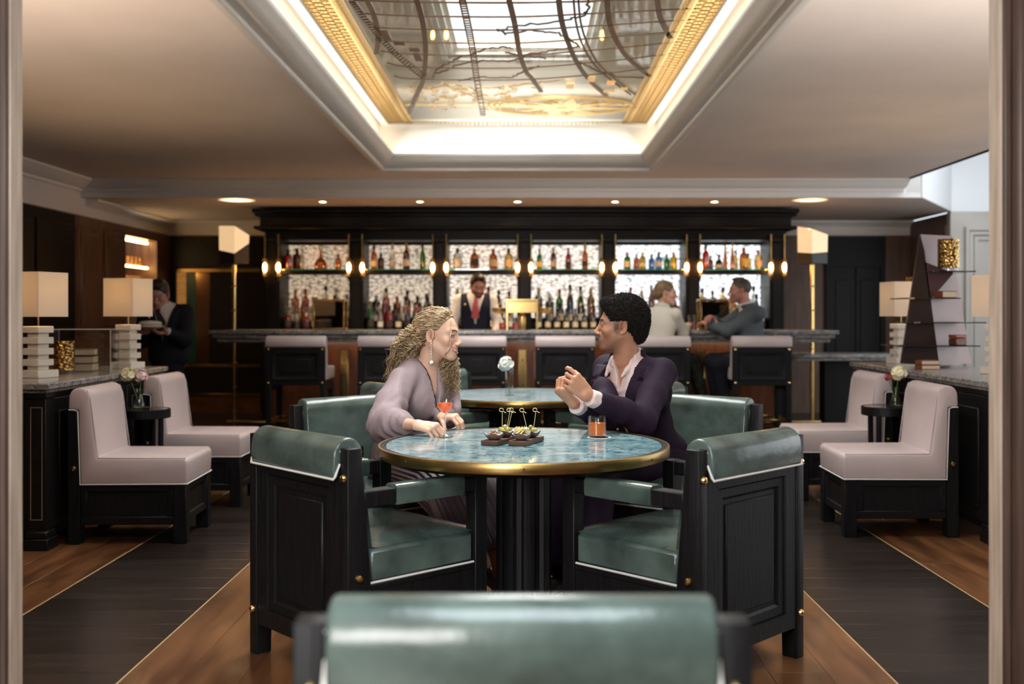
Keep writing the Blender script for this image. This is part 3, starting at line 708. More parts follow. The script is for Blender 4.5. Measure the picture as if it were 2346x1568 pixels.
# ---- consoles
def console(name, s, y0, y1, label):
    t = thing(name, label, 'console', (s*2.535, (y0+y1)/2, 0)); L = (y1-y0)/2
    def X(a): return s*a
    b = B(); b.bb(X(-.03), X(.62), -L-.03, L+.03, .853, .889, .006); b.bb(X(-.012), X(.60), -L-.012, L+.012, .835, .853, .004); obj('marble_top', b, M_barstone, t)
    b = B(); b.bb(X(.03), X(.58), -L+.03, L-.03, .06, .835); obj('carcass', b, M_blackh, t)
    for yy in (-L+.05, L-.05):
        b = B(); b.bb(X(.0), X(.10), yy-.05, yy+.05, .09, .835, .003); b.bb(X(-.015), X(.115), yy-.065, yy+.065, 0, .06, .004); b.bb(X(-.008), X(.108), yy-.058, yy+.058, .06, .10, .006); b.bb(X(-.008), X(.108), yy-.058, yy+.058, .805, .835, .006); pl = obj('pilaster', b, M_blackh, t)
        b = B(); b.M = Matrix.Translation((X(.05), yy, 0)) @ XZ; b.frame(-.032, .032, .16, .76, [(0, .0495), (0, .0512), (.004, .0512), (.004, .0495)]); obj('inlay_line', b, mat('inlay', (.25, .17, .11), .4), pl)
    n = 3; w = (2*L-.2)/n
    for i in range(n):
        y = -L+.1+w*(i+.5)
        b = B(); b.bb(X(.012), X(.035), y-w/2+.01, y+w/2-.01, .10, .80, .003); d = obj('door', b, M_blackh, t)
        b = B(); b.bb(X(.0), X(.014), y-w/2+.07, y+w/2-.07, .17, .73, .008); obj('raised_panel', b, M_blackh, d)
    b = B(); b.bb(X(.10), X(.58), -L+.005, -L+.035, .10, .82, .003); e = obj('end_panel', b, M_blackh, t)
    b = B(); b.bb(X(.16), X(.52), -L-.006, -L+.008, .17, .75, .006); obj('raised_panel', b, M_blackh, e)
    return t
console('console_cabinet', -1, 5.50, 7.28, 'dark panelled console with marble top beside the waiter, carrying the acrylic case')
console('console_cabinet', 1, 5.62, 7.95, 'dark panelled console with marble top carrying the leaning triangular book stand')

# ---- bar stool
def stool():
    t = thing('bar_stool', '', 'bar stool'); w = .275
    b = B(); b.bb(-w, w, -.25, -.215, .595, .95, .004); bp = obj('back_panel', b, M_black, t)
    b = B(); b.M = XZ; b.frame(-w+.06, w-.06, .645, .905, [(0, .25), (.004, .262), (.022, .258), (.03, .25)]); obj('panel_moulding', b, M_black, bp)
    b = B(); b.bb(-w+.135, w-.135, -.258, -.25, .71, .84, .004); obj('panel_field', b, M_black, bp)
    for s in (-1, 1):
        for z in (.62, .93): stud(bp, s*(w-.025), -.25, z, r=.013)
        for y0, y1, nm in ((-.25, -.20, 'rear_leg'), (.17, .22, 'front_leg')):
            b = B(); b.bb(s*w-s*.05, s*w, y0, y1, 0, .60, .004); obj(nm, b, M_black, t)
        b = B(); b.bb(s*w-s*.035, s*w-s*.01, -.20, .17, .54, .64, .003); obj('side_rail', b, M_black, t)
        b = B(); b.bb(s*w-s*.035, s*w-s*.015, -.21, .19, .255, .28, .003); obj('foot_rail', b, M_brassb, t)
    b = B(); b.bb(-w+.04, w-.04, .185, .21, .255, .28, .003); obj('foot_rail', b, M_brassb, t)
    b = B(); b.bb(-w+.04, w-.04, -.235, -.215, .255, .28, .003); obj('foot_rail', b, M_brassb, t)
    prof = [(.225, .64), (.23, .73)]+arc(.205, .735, .025, 0, 90, 4)+[(-.12, .765), (-.155, .99)]+arc(-.207, 1.000, .056, 10, 180, 10)+[(-.263, .96), (-.255, .948), (-.214, .948), (-.212, .64)]
    b = B(); b.prism(prof, -w-.004, w+.004, 'x'); bobj('upholstery', b, M_pink, t, .012, 40)
    return t
bs = stool(); SX = [-2.117, -1.265, -.44, .384, 1.27, 2.21]
lab = ['bar stool with pale pink top, tucked in by the bar end beside the brass-framed lamp', 'pale pink bar stool at the bar, just behind the curly-haired woman', 'pale pink bar stool at the bar, in front of the bartender', 'pale pink bar stool at the bar, just in front of the man in plum\'s face', 'pale pink bar stool the woman in the cream blouse is sitting on', 'pale pink bar stool the man in the grey blazer is sitting on']
for i, x in enumerate(SX):
    o = bs if i == 0 else dup(bs); o.location = (x, 9.86, 0); o['label'] = lab[i]

# ---- bar counter
bar = thing('bar_counter', 'long bar counter with stepped grey marble top and mahogany front', 'bar counter', (0, 10.3, 0))
b = B()
for z0, z1, y0, x in ((1.063, 1.10, 10.02, 3.05), (1.022, 1.063, 10.05, 3.02), (.982, 1.022, 10.08, 2.98)): b.bb(-x, x, y0-10.3, .48, z0, z1, .006)
obj('marble_top', b, M_barstone, bar)
b = B(); b.bb(-2.6, 2.6, .08, .45, 0, .982); obj('front', b, M_mahog, bar)
for i in range(6):
    x0 = -2.6+i*5.2/6
    b = B(); b.bb(x0+.08, x0+5.2/6-.08, .055, .08, .12, .90, .008); obj('panel', b, M_mahog, bar)
for x in (-1.79, -.013, 1.764, -2.56, 2.56):
    b = B(); b.bb(x-.04, x+.04, .035, .06, .1, .905, .004); s_ = obj('brass_strap', b, M_brassb if abs(x) < 2 else M_black, bar)
    for z in (.80, .55, .25):
        b = B(); b.sphere((x, .035, z), (.008, .004, .008), 8, 6); obj('bolt', b, M_bronze, s_)
b = B(); b.tube([(-2.9, -.16, .2), (2.9, -.16, .2)], .022, 12); fr = obj('foot_rail', b, M_brassb, bar)
for x in (-2.5, -1.2, 0, 1.2, 2.5):
    b = B(); b.tube([(x, -.16, .2), (x, .06, .2)], .012, 8); obj('bracket', b, M_brassb, fr)
for x in (-2.985, 2.975):
    zb_ = .853 if x > 0 else 0
    b = B(); b.lathe([(.021, zb_), (.021, .982)], 14, (x, .40, 0)); p_ = obj('lamp_post_lower', b, M_brassb, bar)  # lower length of the bar lamp post, modelled with the counter
    for z in ((.25, .5, .75) if x < 0 else (.90,)): b = B(); b.lathe([(.027, z), (.029, z+.006), (.027, z+.012)], 14, (x, .40, 0)); obj('collar', b, M_brass, p_)
# lower service counter beyond the bar end
sv = thing('service_counter', 'lower grey marble service counter on a brass leg beside the bar end', 'counter', (3.32, 10.75, 0))
b = B(); b.bb(-.62, .52, -.28, .28, .815, .852, .005); b.bb(-.60, .50, -.26, .26, .785, .815, .004); obj('marble_top', b, M_barstone, sv)
b = B(); b.tube([(-.345, -.05, 0), (-.345, -.05, .785)], .022, 12); obj('leg', b, M_brass, sv)
b = B(); b.bb(-.2, .45, 0, .2, .0, .785); obj('support', b, M_blackh, sv)

# ---- bar-end lamps with faceted alabaster shades on brass posts
M_alab = mat('alabaster', (0.80, 0.70, 0.55), .45, var=(5, .12), emit=((1.0, 0.66, 0.34), .42))
def bar_lamp(x, y, rz, splits, tops, label):
    t = thing('bar_lamp', label, 'lamp', (x, y, 1.10), rz)
    for z0, z1 in ((0, .2), (.2, .45), (.45, .68)):
        b = B(); b.lathe([(.021, z0+.004), (.021, z1-.004)], 14); p = obj('post', b, M_brassb, t)
        b = B(); b.lathe([(.027, z1-.010), (.029, z1-.005), (.027, z1)], 14); obj('collar', b, M_brass, p)
    h = .105; cs = [(-h, -h), (h, -h), (h, h), (-h, h)]; z0 = .68
    b = B(); b.loft([[(c[0], c[1], z0) for c in cs], [(c[0], c[1], z0+s) for c, s in zip(cs, splits)]]); obj('shade_base', b, mat('black_shade', (.03, .03, .034), .4), t)
    b = B(); b.loft([[(c[0], c[1], z0+s+.001) for c, s in zip(cs, splits)], [(c[0]*1.02, c[1]*1.02, z0+s) for c, s in zip(cs, tops)]], caps=False); b2 = b
    inn = [[(c[0]*.9, c[1]*.9, z0+s+.02) for c, s in zip(cs, splits)], [(c[0]*.92, c[1]*.92, z0+s-.004) for c, s in zip(cs, tops)]]
    b.loft(inn, caps=False); b.loft([[(c[0]*1.02, c[1]*1.02, z0+s) for c, s in zip(cs, tops)], inn[1]], caps=False)
    obj('shade', b, M_alab, t)
    l = bpy.data.lights.new('bar_lamp_bulb', 'SPOT'); l.energy = 16; l.color = (1, .72, .40); l.shadow_soft_size = .03; l.spot_size = 1.1; l.spot_blend = .5
    lo = bpy.data.objects.new('bar_lamp_bulb', l); COL.objects.link(lo); lo.location = (x, y+.10, 2.14); lo.rotation_euler = (PI, 0, 0)
    return t
bar_lamp(-3.0, 10.74, math.radians(62), (.10, .215, .10, .14), (.38, .30, .34, .39), 'brass post lamp with faceted alabaster shade at the waiter end of the bar')
bar_lamp(2.99, 10.74, math.radians(-62), (.12, .10, .12, .215), (.39, .34, .30, .37), 'brass post lamp with faceted alabaster shade at the stone pilaster end of the bar')

# ---- back bar
bk = thing('back_bar', 'tall black back bar with seven pillars, cornice and glowing glass-tile bays', 'back bar', (0, 11.9, 0))
PXS = [-2.81, -1.875, -.94, .005, .945, 1.89, 2.83]
for x in PXS:
    b = B(); b.bb(x-.08, x+.08, -.30, .22, 1.0, 2.15, .004); b.bb(x-.055, x+.055, -.318, -.29, 1.06, 2.06, .008); b.bb(x-.095, x+.095, -.33, -.28, 2.06, 2.12, .010); obj('pillar', b, M_blackh, bk)
b = B(); b.bb(-2.93, 2.97, -.38, .25, 2.20, 2.40); b.bb(-2.99, 3.03, -.45, .25, 2.20, 2.235, .010); b.bb(-3.0, 3.04, -.47, .25, 2.375, 2.425, .012); b.bb(-2.98, 3.02, -.43, .25, 2.345, 2.375, .006); obj('cornice', b, M_blackh, bk)
b = B(); b.bb(-2.9, 2.94, -.27, .25, 2.09, 2.20); obj('frieze', b, M_blackh, bk)
b = B(); b.bb(-2.9, 2.94, -.35, .25, 0, 1.055); obj('base_cabinet', b, M_blackh, bk)
b = B(); b.bb(-2.9, 2.94, -.35, .16, 1.055, 1.085, .004); b.bb(-2.9, 2.94, -.12, .16, 1.085, 1.15, .003); b.bb(-2.9, 2.94, .01, .16, 1.15, 1.22, .003); obj('bottle_steps', b, M_blackh, bk)
b = B(); b.bb(-2.9, 2.94, .19, .30, 1.0, 2.2); obj('backboard', b, M_blackh, bk)
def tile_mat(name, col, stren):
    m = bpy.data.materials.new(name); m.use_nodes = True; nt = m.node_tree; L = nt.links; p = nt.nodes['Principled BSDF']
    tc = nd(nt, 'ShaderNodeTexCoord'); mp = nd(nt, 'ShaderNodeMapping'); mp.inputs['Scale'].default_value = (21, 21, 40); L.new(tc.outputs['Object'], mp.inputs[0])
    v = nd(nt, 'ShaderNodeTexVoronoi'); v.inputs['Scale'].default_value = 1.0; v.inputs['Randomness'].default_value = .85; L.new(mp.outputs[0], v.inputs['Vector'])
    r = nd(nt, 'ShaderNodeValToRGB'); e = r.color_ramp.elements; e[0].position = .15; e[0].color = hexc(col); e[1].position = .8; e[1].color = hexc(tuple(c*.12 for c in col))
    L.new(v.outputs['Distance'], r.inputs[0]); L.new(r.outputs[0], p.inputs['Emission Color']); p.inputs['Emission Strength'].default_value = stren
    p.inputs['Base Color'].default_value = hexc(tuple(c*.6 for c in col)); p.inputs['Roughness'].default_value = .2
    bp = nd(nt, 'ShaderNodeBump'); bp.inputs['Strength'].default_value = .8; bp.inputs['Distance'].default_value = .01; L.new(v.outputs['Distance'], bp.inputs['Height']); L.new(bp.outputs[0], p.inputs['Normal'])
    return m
tiles = [tile_mat('bay_glow_glass_%d' % i, c, s) for i, (c, s) in enumerate((((1, .78, .55), .40), ((1, .84, .66), .48), ((1, .88, .74), .75), ((1, .92, .82), .85), ((.93, .97, 1), 1.15), ((.93, .98, 1), 1.35)))]  # dim warm to bright cool glow put into each bay's own copy
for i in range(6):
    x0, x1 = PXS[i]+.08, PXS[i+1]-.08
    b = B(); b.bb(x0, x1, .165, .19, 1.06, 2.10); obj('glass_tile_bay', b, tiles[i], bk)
    b = B(); b.bb(x0, x1, -.24, .16, 1.755, 1.767, .002); sh = obj('glass_shelf', b, thin_glass('green_glass', (.55, .85, .75), .3, body=(.05, .35, .28), bodyfac=.5), bk)
    b = B(); b.bb(x0, x1, -.236, -.20, 1.715, 1.752, .003); b.bb(x0, x1, .12, .16, 1.715, 1.752, .003); obj('shelf_frame', b, M_blackh, sh)
    b = B(); b.bb(x0, x1, .12, .16, 2.06, 2.10); obj('head_rail', b, M_blackh, bk)
# pillar lamps
M_bulb = mat('warm_filament_bulb', (1, .8, .5), .4, emit=((1.0, 0.60, 0.24), 40))
M_ambglass = thin_glass('amber_glass', (1.0, .72, .42), .2)
def sconce():
    t = thing('pillar_lamp', 'slim brass wall lamp with amber glass tube on a back bar pillar', 'wall lamp', (0, 0, 0), 0, 'lamps')
    b = B(); b.tube([(0, 0, .06), (0, 0, .35)], .007, 8); r = obj('rod', b, M_brass, t)
    b = B(); b.lathe([(.0, .085), (.02, .08), (.028, .06), (.028, .045)], 12); obj('socket', b, M_brass, t)
    b = B(); b.lathe([(.028, .05), (.030, .0), (.030, -.10), (.022, -.115)], 14); obj('glass_tube', b, M_ambglass, t)
    b = B(); b.sphere((0, 0, -.02), (.021, .021, .052), 10, 8); obj('bulb', b, M_bulb, t)
    b = B(); b.lathe([(.024, -.115), (.012, -.135), (.004, -.17), (0, -.175)], 10); obj('finial', b, M_brass, t)
    b = B(); b.tube([(0, 0, .07), (0, .045, .07)], .007, 6); obj('arm', b, M_brass, t)
    return t
sc0 = sconce(); first = True
for x in PXS:
    for s in (-1, 1):
        o = sc0 if first else dup(sc0); first = False; o.location = (x+s*.075, 11.555, 1.80)
        o['label'] = 'amber glass tube lamp, %s side of %s' % (('waiter', 'book stand')[s > 0], ('the end pillar nearest the waiter', 'the pillar between decanter and white-label bays', 'the pillar nearest the bartender\'s sleeve', 'the pillar over the brass dispenser', 'the pillar behind the man in plum', 'the pillar between the two bar guests', 'the end pillar behind the grey blazer')[PXS.index(x)]); o.pop('group', None)

# ---- bottles
BP = {'round-shouldered': [(.0, 0), (.036, 0), (.039, .006), (.039, .16), (.036, .185), (.018, .21), (.0135, .225), (.0135, .27), (.015, .275)],
      'slender': [(0, 0), (.033, 0), (.036, .006), (.036, .15), (.032, .19), (.016, .24), (.0125, .27), (.0125, .305), (.0145, .31)],
      'squat': [(0, 0), (.048, 0), (.052, .01), (.054, .07), (.045, .105), (.020, .13), (.015, .145), (.015, .185), (.018, .19)],
      'flask-shaped': [(0, 0), (.042, 0), (.045, .008), (.045, .125), (.040, .15), (.02, .165), (.014, .175), (.014, .20), (.016, .205)],
      'tapering': [(0, 0), (.040, 0), (.042, .008), (.036, .12), (.022, .26), (.012, .34), (.012, .375), (.014, .38)],
      'decanter': [(0, 0), (.060, 0), (.066, .012), (.062, .06), (.045, .09), (.018, .115), (.014, .13), (.014, .18), (.018, .185)]}
BC = {'amber': ((.95, .42, .08), (.30, .09, .012)), 'brown': ((.45, .18, .06), (.07, .022, .008)), 'green': ((.15, .55, .12), (.02, .10, .015)), 'clear': ((.92, .95, .93), (.35, .36, .35)),
      'red': ((.80, .05, .05), (.25, .01, .012)), 'blue': ((.25, .55, .85), (.03, .12, .28)), 'yellow': ((.95, .75, .10), (.45, .28, .02)), 'pale gold': ((.98, .80, .45), (.40, .26, .10)), 'dark': ((.06, .05, .05), (.012, .010, .010)), 'orange': ((1.0, .42, .05), (.45, .12, .01))}
CAPS = {'black': (.015, .014, .014), 'gold': (.55, .36, .10), 'red': (.40, .02, .02), 'white': (.7, .68, .65), 'wooden': (.25, .12, .05)}
LBL = {'cream': (.70, .60, .42), 'white': (.72, .70, .66), 'yellow': (.75, .55, .12), 'dark': (.05, .04, .04), 'none': None}
bmesh_cache = {}
def bmk(key, fn, m):
    if key not in bmesh_cache: bmesh_cache[key] = mesh(key[0], fn(), m)
    return bmesh_cache[key]
bottle_count = {}; bottles = []
def bottle(x, y, z, shape, col, cap, lbl, sc_=1.0, where='on the upper glass shelf'):
    pr = BP[shape]; H = pr[-1][1]
    gm = thin_glass('bottle_glass_'+col.replace(' ', '_'), BC[col][0], .22, .05, BC[col][1], .30 if col in ('clear', 'pale gold') else .5)
    a = 'an' if col[0] in 'ao' else 'a'
    L = '%s %s glass bottle with %s cap%s %s' % (col, shape if shape != 'decanter' else 'decanter', cap, '' if lbl == 'none' else ' and %s label' % lbl, where)
    t = link('bottle', None, None, (x, y, z), random.uniform(0, 6)); t.scale = (sc_, sc_, sc_); t.empty_display_size = .03
    tag(t, L, 'bottle', L.replace('bottle', 'bottles', 1)); bottles.append(t)
    link('glass_body', bmk(('glass_body', shape, col), lambda: B().lathe(pr, 14), gm), t)
    cm = mat('bottle_cap_'+cap, CAPS[cap], .35, .8 if cap == 'gold' else 0)
    if shape == 'decanter': link('stopper', bmk(('stopper', shape, cap), lambda: B().sphere((0, 0, H+.03), .028, 10, 8), thin_glass('stopper_glass', (.95, .9, .8), .5)), t)
    else: link('cap', bmk(('cap', shape, cap), lambda: B().lathe([(.0155, H-.035), (.0165, H-.03), (.0165, H+.012), (0, H+.014)], 10), cm), t)
    if LBL[lbl]:
        r = pr[3][0]+.0012; lo, hi = (.035, .105) if shape != 'squat' else (.02, .065)
        if shape in ('tapering', 'decanter'): lo, hi = .02, .05
        link('paper_label', bmk(('paper_label', shape, lbl), lambda: B().lathe([(r*1.0, lo), (r, hi)], 14), mat('bottle_label_'+lbl, LBL[lbl], .6)), t)
SH = 1.768
up = [(660, 'flask-shaped', 'red', 'black', 'none', 1.05), (673, 'flask-shaped', 'brown', 'black', 'none', 1.15), (692, 'slender', 'clear', 'gold', 'none', .75), (735, 'decanter', 'amber', 'gold', 'none', 1.15), (775, 'flask-shaped', 'amber', 'black', 'none', .8),
      (857, 'round-shouldered', 'amber', 'black', 'cream', .95), (868, 'flask-shaped', 'brown', 'black', 'none', .9), (899, 'slender', 'clear', 'gold', 'white', 1.12), (931, 'round-shouldered', 'brown', 'gold', 'white', 1.18), (968, 'slender', 'green', 'black', 'none', 1.05),
      (1048, 'flask-shaped', 'clear', 'black', 'white', 1.12), (1087, 'flask-shaped', 'amber', 'gold', 'dark', 1.1), (1130, 'flask-shaped', 'amber', 'red', 'cream', 1.08), (1165, 'flask-shaped', 'pale gold', 'black', 'cream', 1.1),
      (1236, 'round-shouldered', 'green', 'black', 'yellow', .82), (1268, 'round-shouldered', 'brown', 'gold', 'cream', .88), (1302, 'round-shouldered', 'red', 'red', 'dark', .85), (1340, 'slender', 'amber', 'gold', 'dark', .92),
      (1437, 'flask-shaped', 'green', 'red', 'cream', .90), (1462, 'flask-shaped', 'orange', 'gold', 'none', .85), (1472, 'flask-shaped', 'yellow', 'gold', 'none', .9), (1497, 'flask-shaped', 'blue', 'black', 'none', .85), (1509, 'flask-shaped', 'blue', 'black', 'white', .9), (1532, 'flask-shaped', 'green', 'black', 'none', .85), (1543, 'flask-shaped', 'yellow', 'red', 'none', .9),
      (1617, 'round-shouldered', 'red', 'black', 'none', 1.0), (1634, 'flask-shaped', 'brown', 'black', 'none', .75), (1647, 'squat', 'dark', 'black', 'cream', .85), (1668, 'tapering', 'amber', 'gold', 'none', .85), (1678, 'tapering', 'amber', 'gold', 'none', .85), (1704, 'flask-shaped', 'amber', 'red', 'yellow', 1.15), (1692, 'round-shouldered', 'pale gold', 'black', 'none', .8), (1721, 'flask-shaped', 'pale gold', 'wooden', 'none', .9), (1737, 'flask-shaped', 'pale gold', 'wooden', 'cream', 1.0)]
for k, (px, sh, c, cp, lb, s) in enumerate(up):
    yy = 11.97 if px in (673, 868, 1462, 1497, 1532, 1634, 1668, 1692, 1721) else 11.80
    s = min(s, .285/BP[sh][-1][1]); bottle((px-1200)*11.8/FPX, yy, SH, sh, c, cp, lb, s)
random.seed(21)
cols_bay = [['clear', 'brown', 'amber', 'clear', 'pale gold', 'red'], ['red', 'green', 'clear', 'dark', 'amber', 'brown'], ['amber', 'clear', 'brown', 'orange'], ['green', 'brown', 'dark', 'amber', 'blue', 'brown'], ['clear', 'brown', 'amber', 'red'], ['clear', 'amber', 'blue', 'pale gold']]
for bay in range(6):
    x0, x1 = PXS[bay]+.11, PXS[bay+1]-.11
    for tier, (yy, zz, n) in enumerate(((11.64, 1.086, 7), (11.845, 1.151, 6), (11.99, 1.221, 6))):
        if bay in (4, 5) and tier == 2: n = 6
        for i in range(n):
            x = x0+(x1-x0)*(i+.5)/n+random.uniform(-.004, .004)
            if bay == 3 and tier == 0: c, sh, cp, lb, s = 'dark', 'round-shouldered', 'black', 'cream', .82
            else:
                c = random.choice(cols_bay[bay]); sh = random.choice(['round-shouldered', 'round-shouldered', 'slender', 'flask-shaped']); cp = random.choice(['black', 'black', 'gold', 'red', 'white']); lb = random.choice(['cream', 'white', 'none', 'dark']); s = (random.uniform(.85, 1.0), random.uniform(.95, 1.12), random.uniform(1.05, 1.22))[tier]
            bottle(x, yy+random.uniform(-.012, .012), zz, sh, c, cp, lb, s, 'on the %s bottle step' % ('lowest', 'middle', 'top')[tier])
from collections import Counter
cnt = Counter(t['label'] for t in bottles)
for t in bottles:
    if cnt[t['label']] == 1: del t['group']

# ---- brass-framed cabinets standing on the bar
def bar_cabinet(px, label, kind):
    d = 10.42; x = (px-VPX)*d/FPX
    t = thing('brass_bar_cabinet', label, 'bar cabinet', (x, d, 1.10)); w, h, dp = .15, .31, .09
    for sx in (-1, 1):
        for sy in (-1, 1):
            b = B(); b.bb(sx*w-.009, sx*w+.009, sy*dp-.009, sy*dp+.009, 0, h, .003); obj('post', b, M_brassb, t)
    b = B(); b.bb(-w-.012, w+.012, -dp-.012, dp+.012, h-.022, h, .004); obj('top', b, M_brassb, t)
    if kind == 'glass':
        b = B(); b.bb(-w+.009, w-.009, -dp+.002, -dp+.008, .02, h-.025); obj('front_pane', b, thin_glass('smoked_glass', (.35, .28, .2), .35), t)
        b = B(); b.bb(-w+.009, w-.009, dp-.008, dp, .02, h-.025); obj('back', b, M_bronzemir, t)
        b = B(); b.bb(-w, w, -dp, dp, 0, .02, .003); obj('base', b, M_brass, t)
    else:
        b = B(); b.bb(-w+.006, w-.006, -dp+.004, dp-.004, .17, h-.024, .004); obj('brass_box', b, M_brassb, t)
        b = B(); b.lathe([(.0, .001), (.028, .001), (.034, .03), (.042, .08), (.036, .13), (.015, .165), (0, .168)], 18); obj('spout', b, M_gold, t)
        for sx in (-1, 1):
            b = B(); b.tube([(sx*w, 0, .21), (sx*.20, 0, .21)], .010, 8); b.lathe([(0, .165), (.04, .168), (.068, .185), (.072, .215), (.066, .222), (.05, .21), (0, .205)], 20, (sx*.232, 0, 0)); obj('side_bowl', b, M_gold, t)
    return t
bar_cabinet(757, 'brass-framed dark glass cabinet on the bar beside the curly-haired woman', 'glass')
bar_cabinet(1196, 'brass box dispenser with gilt side bowls on the bar beside the bartender', 'box')
bar_cabinet(1636, 'brass-framed glass cabinet on the bar between the two seated guests', 'glass')
# small tumblers on the bar
def tumbler(x, y, z, liquid, label, h=.09, r=.034, group=None):
    t = thing('tumbler', label, 'glass', (x, y, z), 0, group)
    b = B(); b.lathe([(0, 0.001), (r*.9, .001), (r, .006), (r, h), (r-.0025, h), (r-.0025, .010), (0, .010)], 18); obj('glass_wall', b, M_glass, t)
    if liquid: b = B(); b.lathe([(0, .0105), (r-.003, .0105), (r-.003, h*.55), (0, h*.55)], 18); obj('drink', b, liquid, t)
    return t
M_redliq = mat('red_drink', (.45, .03, .02), .1, coat=.3)
tumbler(at(1151, 752, 10.3).x, 10.3, 1.10, M_redliq, 'mixing glass with red drink on the bar left of the brass dispenser', .13, .034)
tumbler(at(1181, 752, 10.25).x, 10.25, 1.10, M_redliq, 'mixing glass with red drink under the brass dispenser box', .13, .034)
tumbler(at(1584, 752, 10.62).x, 10.62, 1.10, mat('rose_drink', (.35, .06, .05), .1), 'dark red glass standing on the bar next to the cream blouse', .15, .04)
tumbler(at(1622, 755, 10.2).x, 10.2, 1.10, mat('beer', (.55, .25, .03), .1), 'glass of amber beer in front of the man in the grey blazer', .12, .035)

# ---- table lamps of stacked marble blocks
M_shade = bpy.data.materials.new('linen_shade'); M_shade.use_nodes = True; nt = M_shade.node_tree; nt.nodes.remove(nt.nodes['Principled BSDF'])
d_ = nd(nt, 'ShaderNodeBsdfDiffuse'); d_.inputs[0].default_value = (.88, .82, .72, 1); t_ = nd(nt, 'ShaderNodeBsdfTranslucent'); t_.inputs[0].default_value = (.88, .76, .58, 1)
mx = nd(nt, 'ShaderNodeMixShader'); mx.inputs[0].default_value = .24; nt.links.new(d_.outputs[0], mx.inputs[1]); nt.links.new(t_.outputs[0], mx.inputs[2]); nt.links.new(mx.outputs[0], nt.nodes['Material Output'].inputs[0])
def table_lamp(x, y, rz, label):
    t = thing('table_lamp', label, 'lamp', (x, y, .889), rz)
    b = B(); b.box((0, 0, .022), (.155, .155, .044), .003); obj('plinth', b, M_white_marble, t)
    z = .044
    for i in range(4):
        b = B(); b.box((0, 0, z+.0125), (.080, .080, .025), .002); obj('spacer_block', b, M_white_marble, t); z += .025
        b = B(); b.box((0, 0, z+.019), (.118, .118, .038), .003); obj('block', b, M_white_marble, t); z += .038
    b = B(); b.tube([(0, 0, z), (0, 0, z+.19)], .005, 8); obj('stem', b, M_brass, t)
    z0 = z+.055; h = .112; H = .255; b = B()
    for k in range(4):
        a = k*PI/2
        b.M = Matrix.Rotation(a, 4, 'Z'); b.bb(-h, h, h-.002, h, z0, z0+H)
    b.M = Matrix.Identity(4)
    sh = obj('shade', b, M_shade, t)
    b = B(); b.tube([(-h, 0, z0+H-.03), (h, 0, z0+H-.03)], .002, 5); b.tube([(0, -h, z0+H-.03), (0, h, z0+H-.03)], .002, 5); obj('spider', b, M_brass, sh)
    b = B(); b.sphere((0, 0, z0+.12), .028, 10, 8); obj('bulb', b, mat('frosted_bulb', (1, .9, .7), .5, emit=((1, .72, .4), 5)), t)
    l = bpy.data.lights.new('table_lamp_bulb', 'POINT'); l.energy = 5.5; l.color = (1, .70, .40); l.shadow_soft_size = .03
    lo = bpy.data.objects.new('table_lamp_bulb', l); COL.objects.link(lo); lo.location = (x, y, .889+z0+.17)
    return t
table_lamp(-2.80, 5.98, math.radians(70), 'stacked white marble lamp with square shade by the pierced gold candle holder, by the jamb')
table_lamp(-2.67, 7.0, math.radians(75), 'stacked white marble lamp with square shade in front of the waiter')
table_lamp(2.80, 7.70, math.radians(8), 'stacked white marble lamp with square shade behind the leaning book stand')
table_lamp(2.91, 6.35, math.radians(29), 'stacked white marble lamp with square shade beside the oak door jamb')

# ---- decorations on the consoles
def hammered(name):
    m = bpy.data.materials.new(name); m.use_nodes = True; nt = m.node_tree; L = nt.links; p = nt.nodes['Principled BSDF']
    p.inputs['Base Color'].default_value = (.72, .47, .16, 1); p.inputs['Metallic'].default_value = 1; p.inputs['Roughness'].default_value = .24
    tc = nd(nt, 'ShaderNodeTexCoord'); v = nd(nt, 'ShaderNodeTexVoronoi'); v.inputs['Scale'].default_value = 60; L.new(tc.outputs['Object'], v.inputs['Vector'])
    bp = nd(nt, 'ShaderNodeBump'); bp.inputs['Strength'].default_value = .9; bp.inputs['Distance'].default_value = .006; L.new(v.outputs['Distance'], bp.inputs['Height']); L.new(bp.outputs[0], p.inputs['Normal'])
    r = nd(nt, 'ShaderNodeValToRGB'); r.color_ramp.elements[0].color = (.85, .58, .22, 1); r.color_ramp.elements[1].color = (.20, .10, .03, 1); r.color_ramp.elements[1].position = .7
    L.new(v.outputs['Distance'], r.inputs[0]); L.new(r.outputs[0], p.inputs['Base Color']); return m
M_hammer = hammered('hammered_gold')
def hurricane(x, y, z, label, s=1.0):
    t = thing('candle_holder', label, 'candle holder', (x, y, z)); R = .064*s; H = .20*s
    b = B(); b.lathe([(R, .022*s), (R, H), (R-.003, H), (R-.003, .022*s)], 30); obj('gold_sleeve', b, M_hammer, t)
    b = B(); b.lathe([(0, 0), (R*.95, 0), (R*.95, .02*s), (0, .02*s)], 24); obj('glass_foot', b, M_glass, t)
    b = B(); b.lathe([(0, .022*s), (R*.55, .022*s), (R*.55, .11*s), (0, .115*s)], 18); obj('candle', b, mat('wax', (.75, .66, .5), .5), t)
hurricane(-2.83, 6.38, .889, 'pierced gold cylinder candle holder beside the acrylic case')
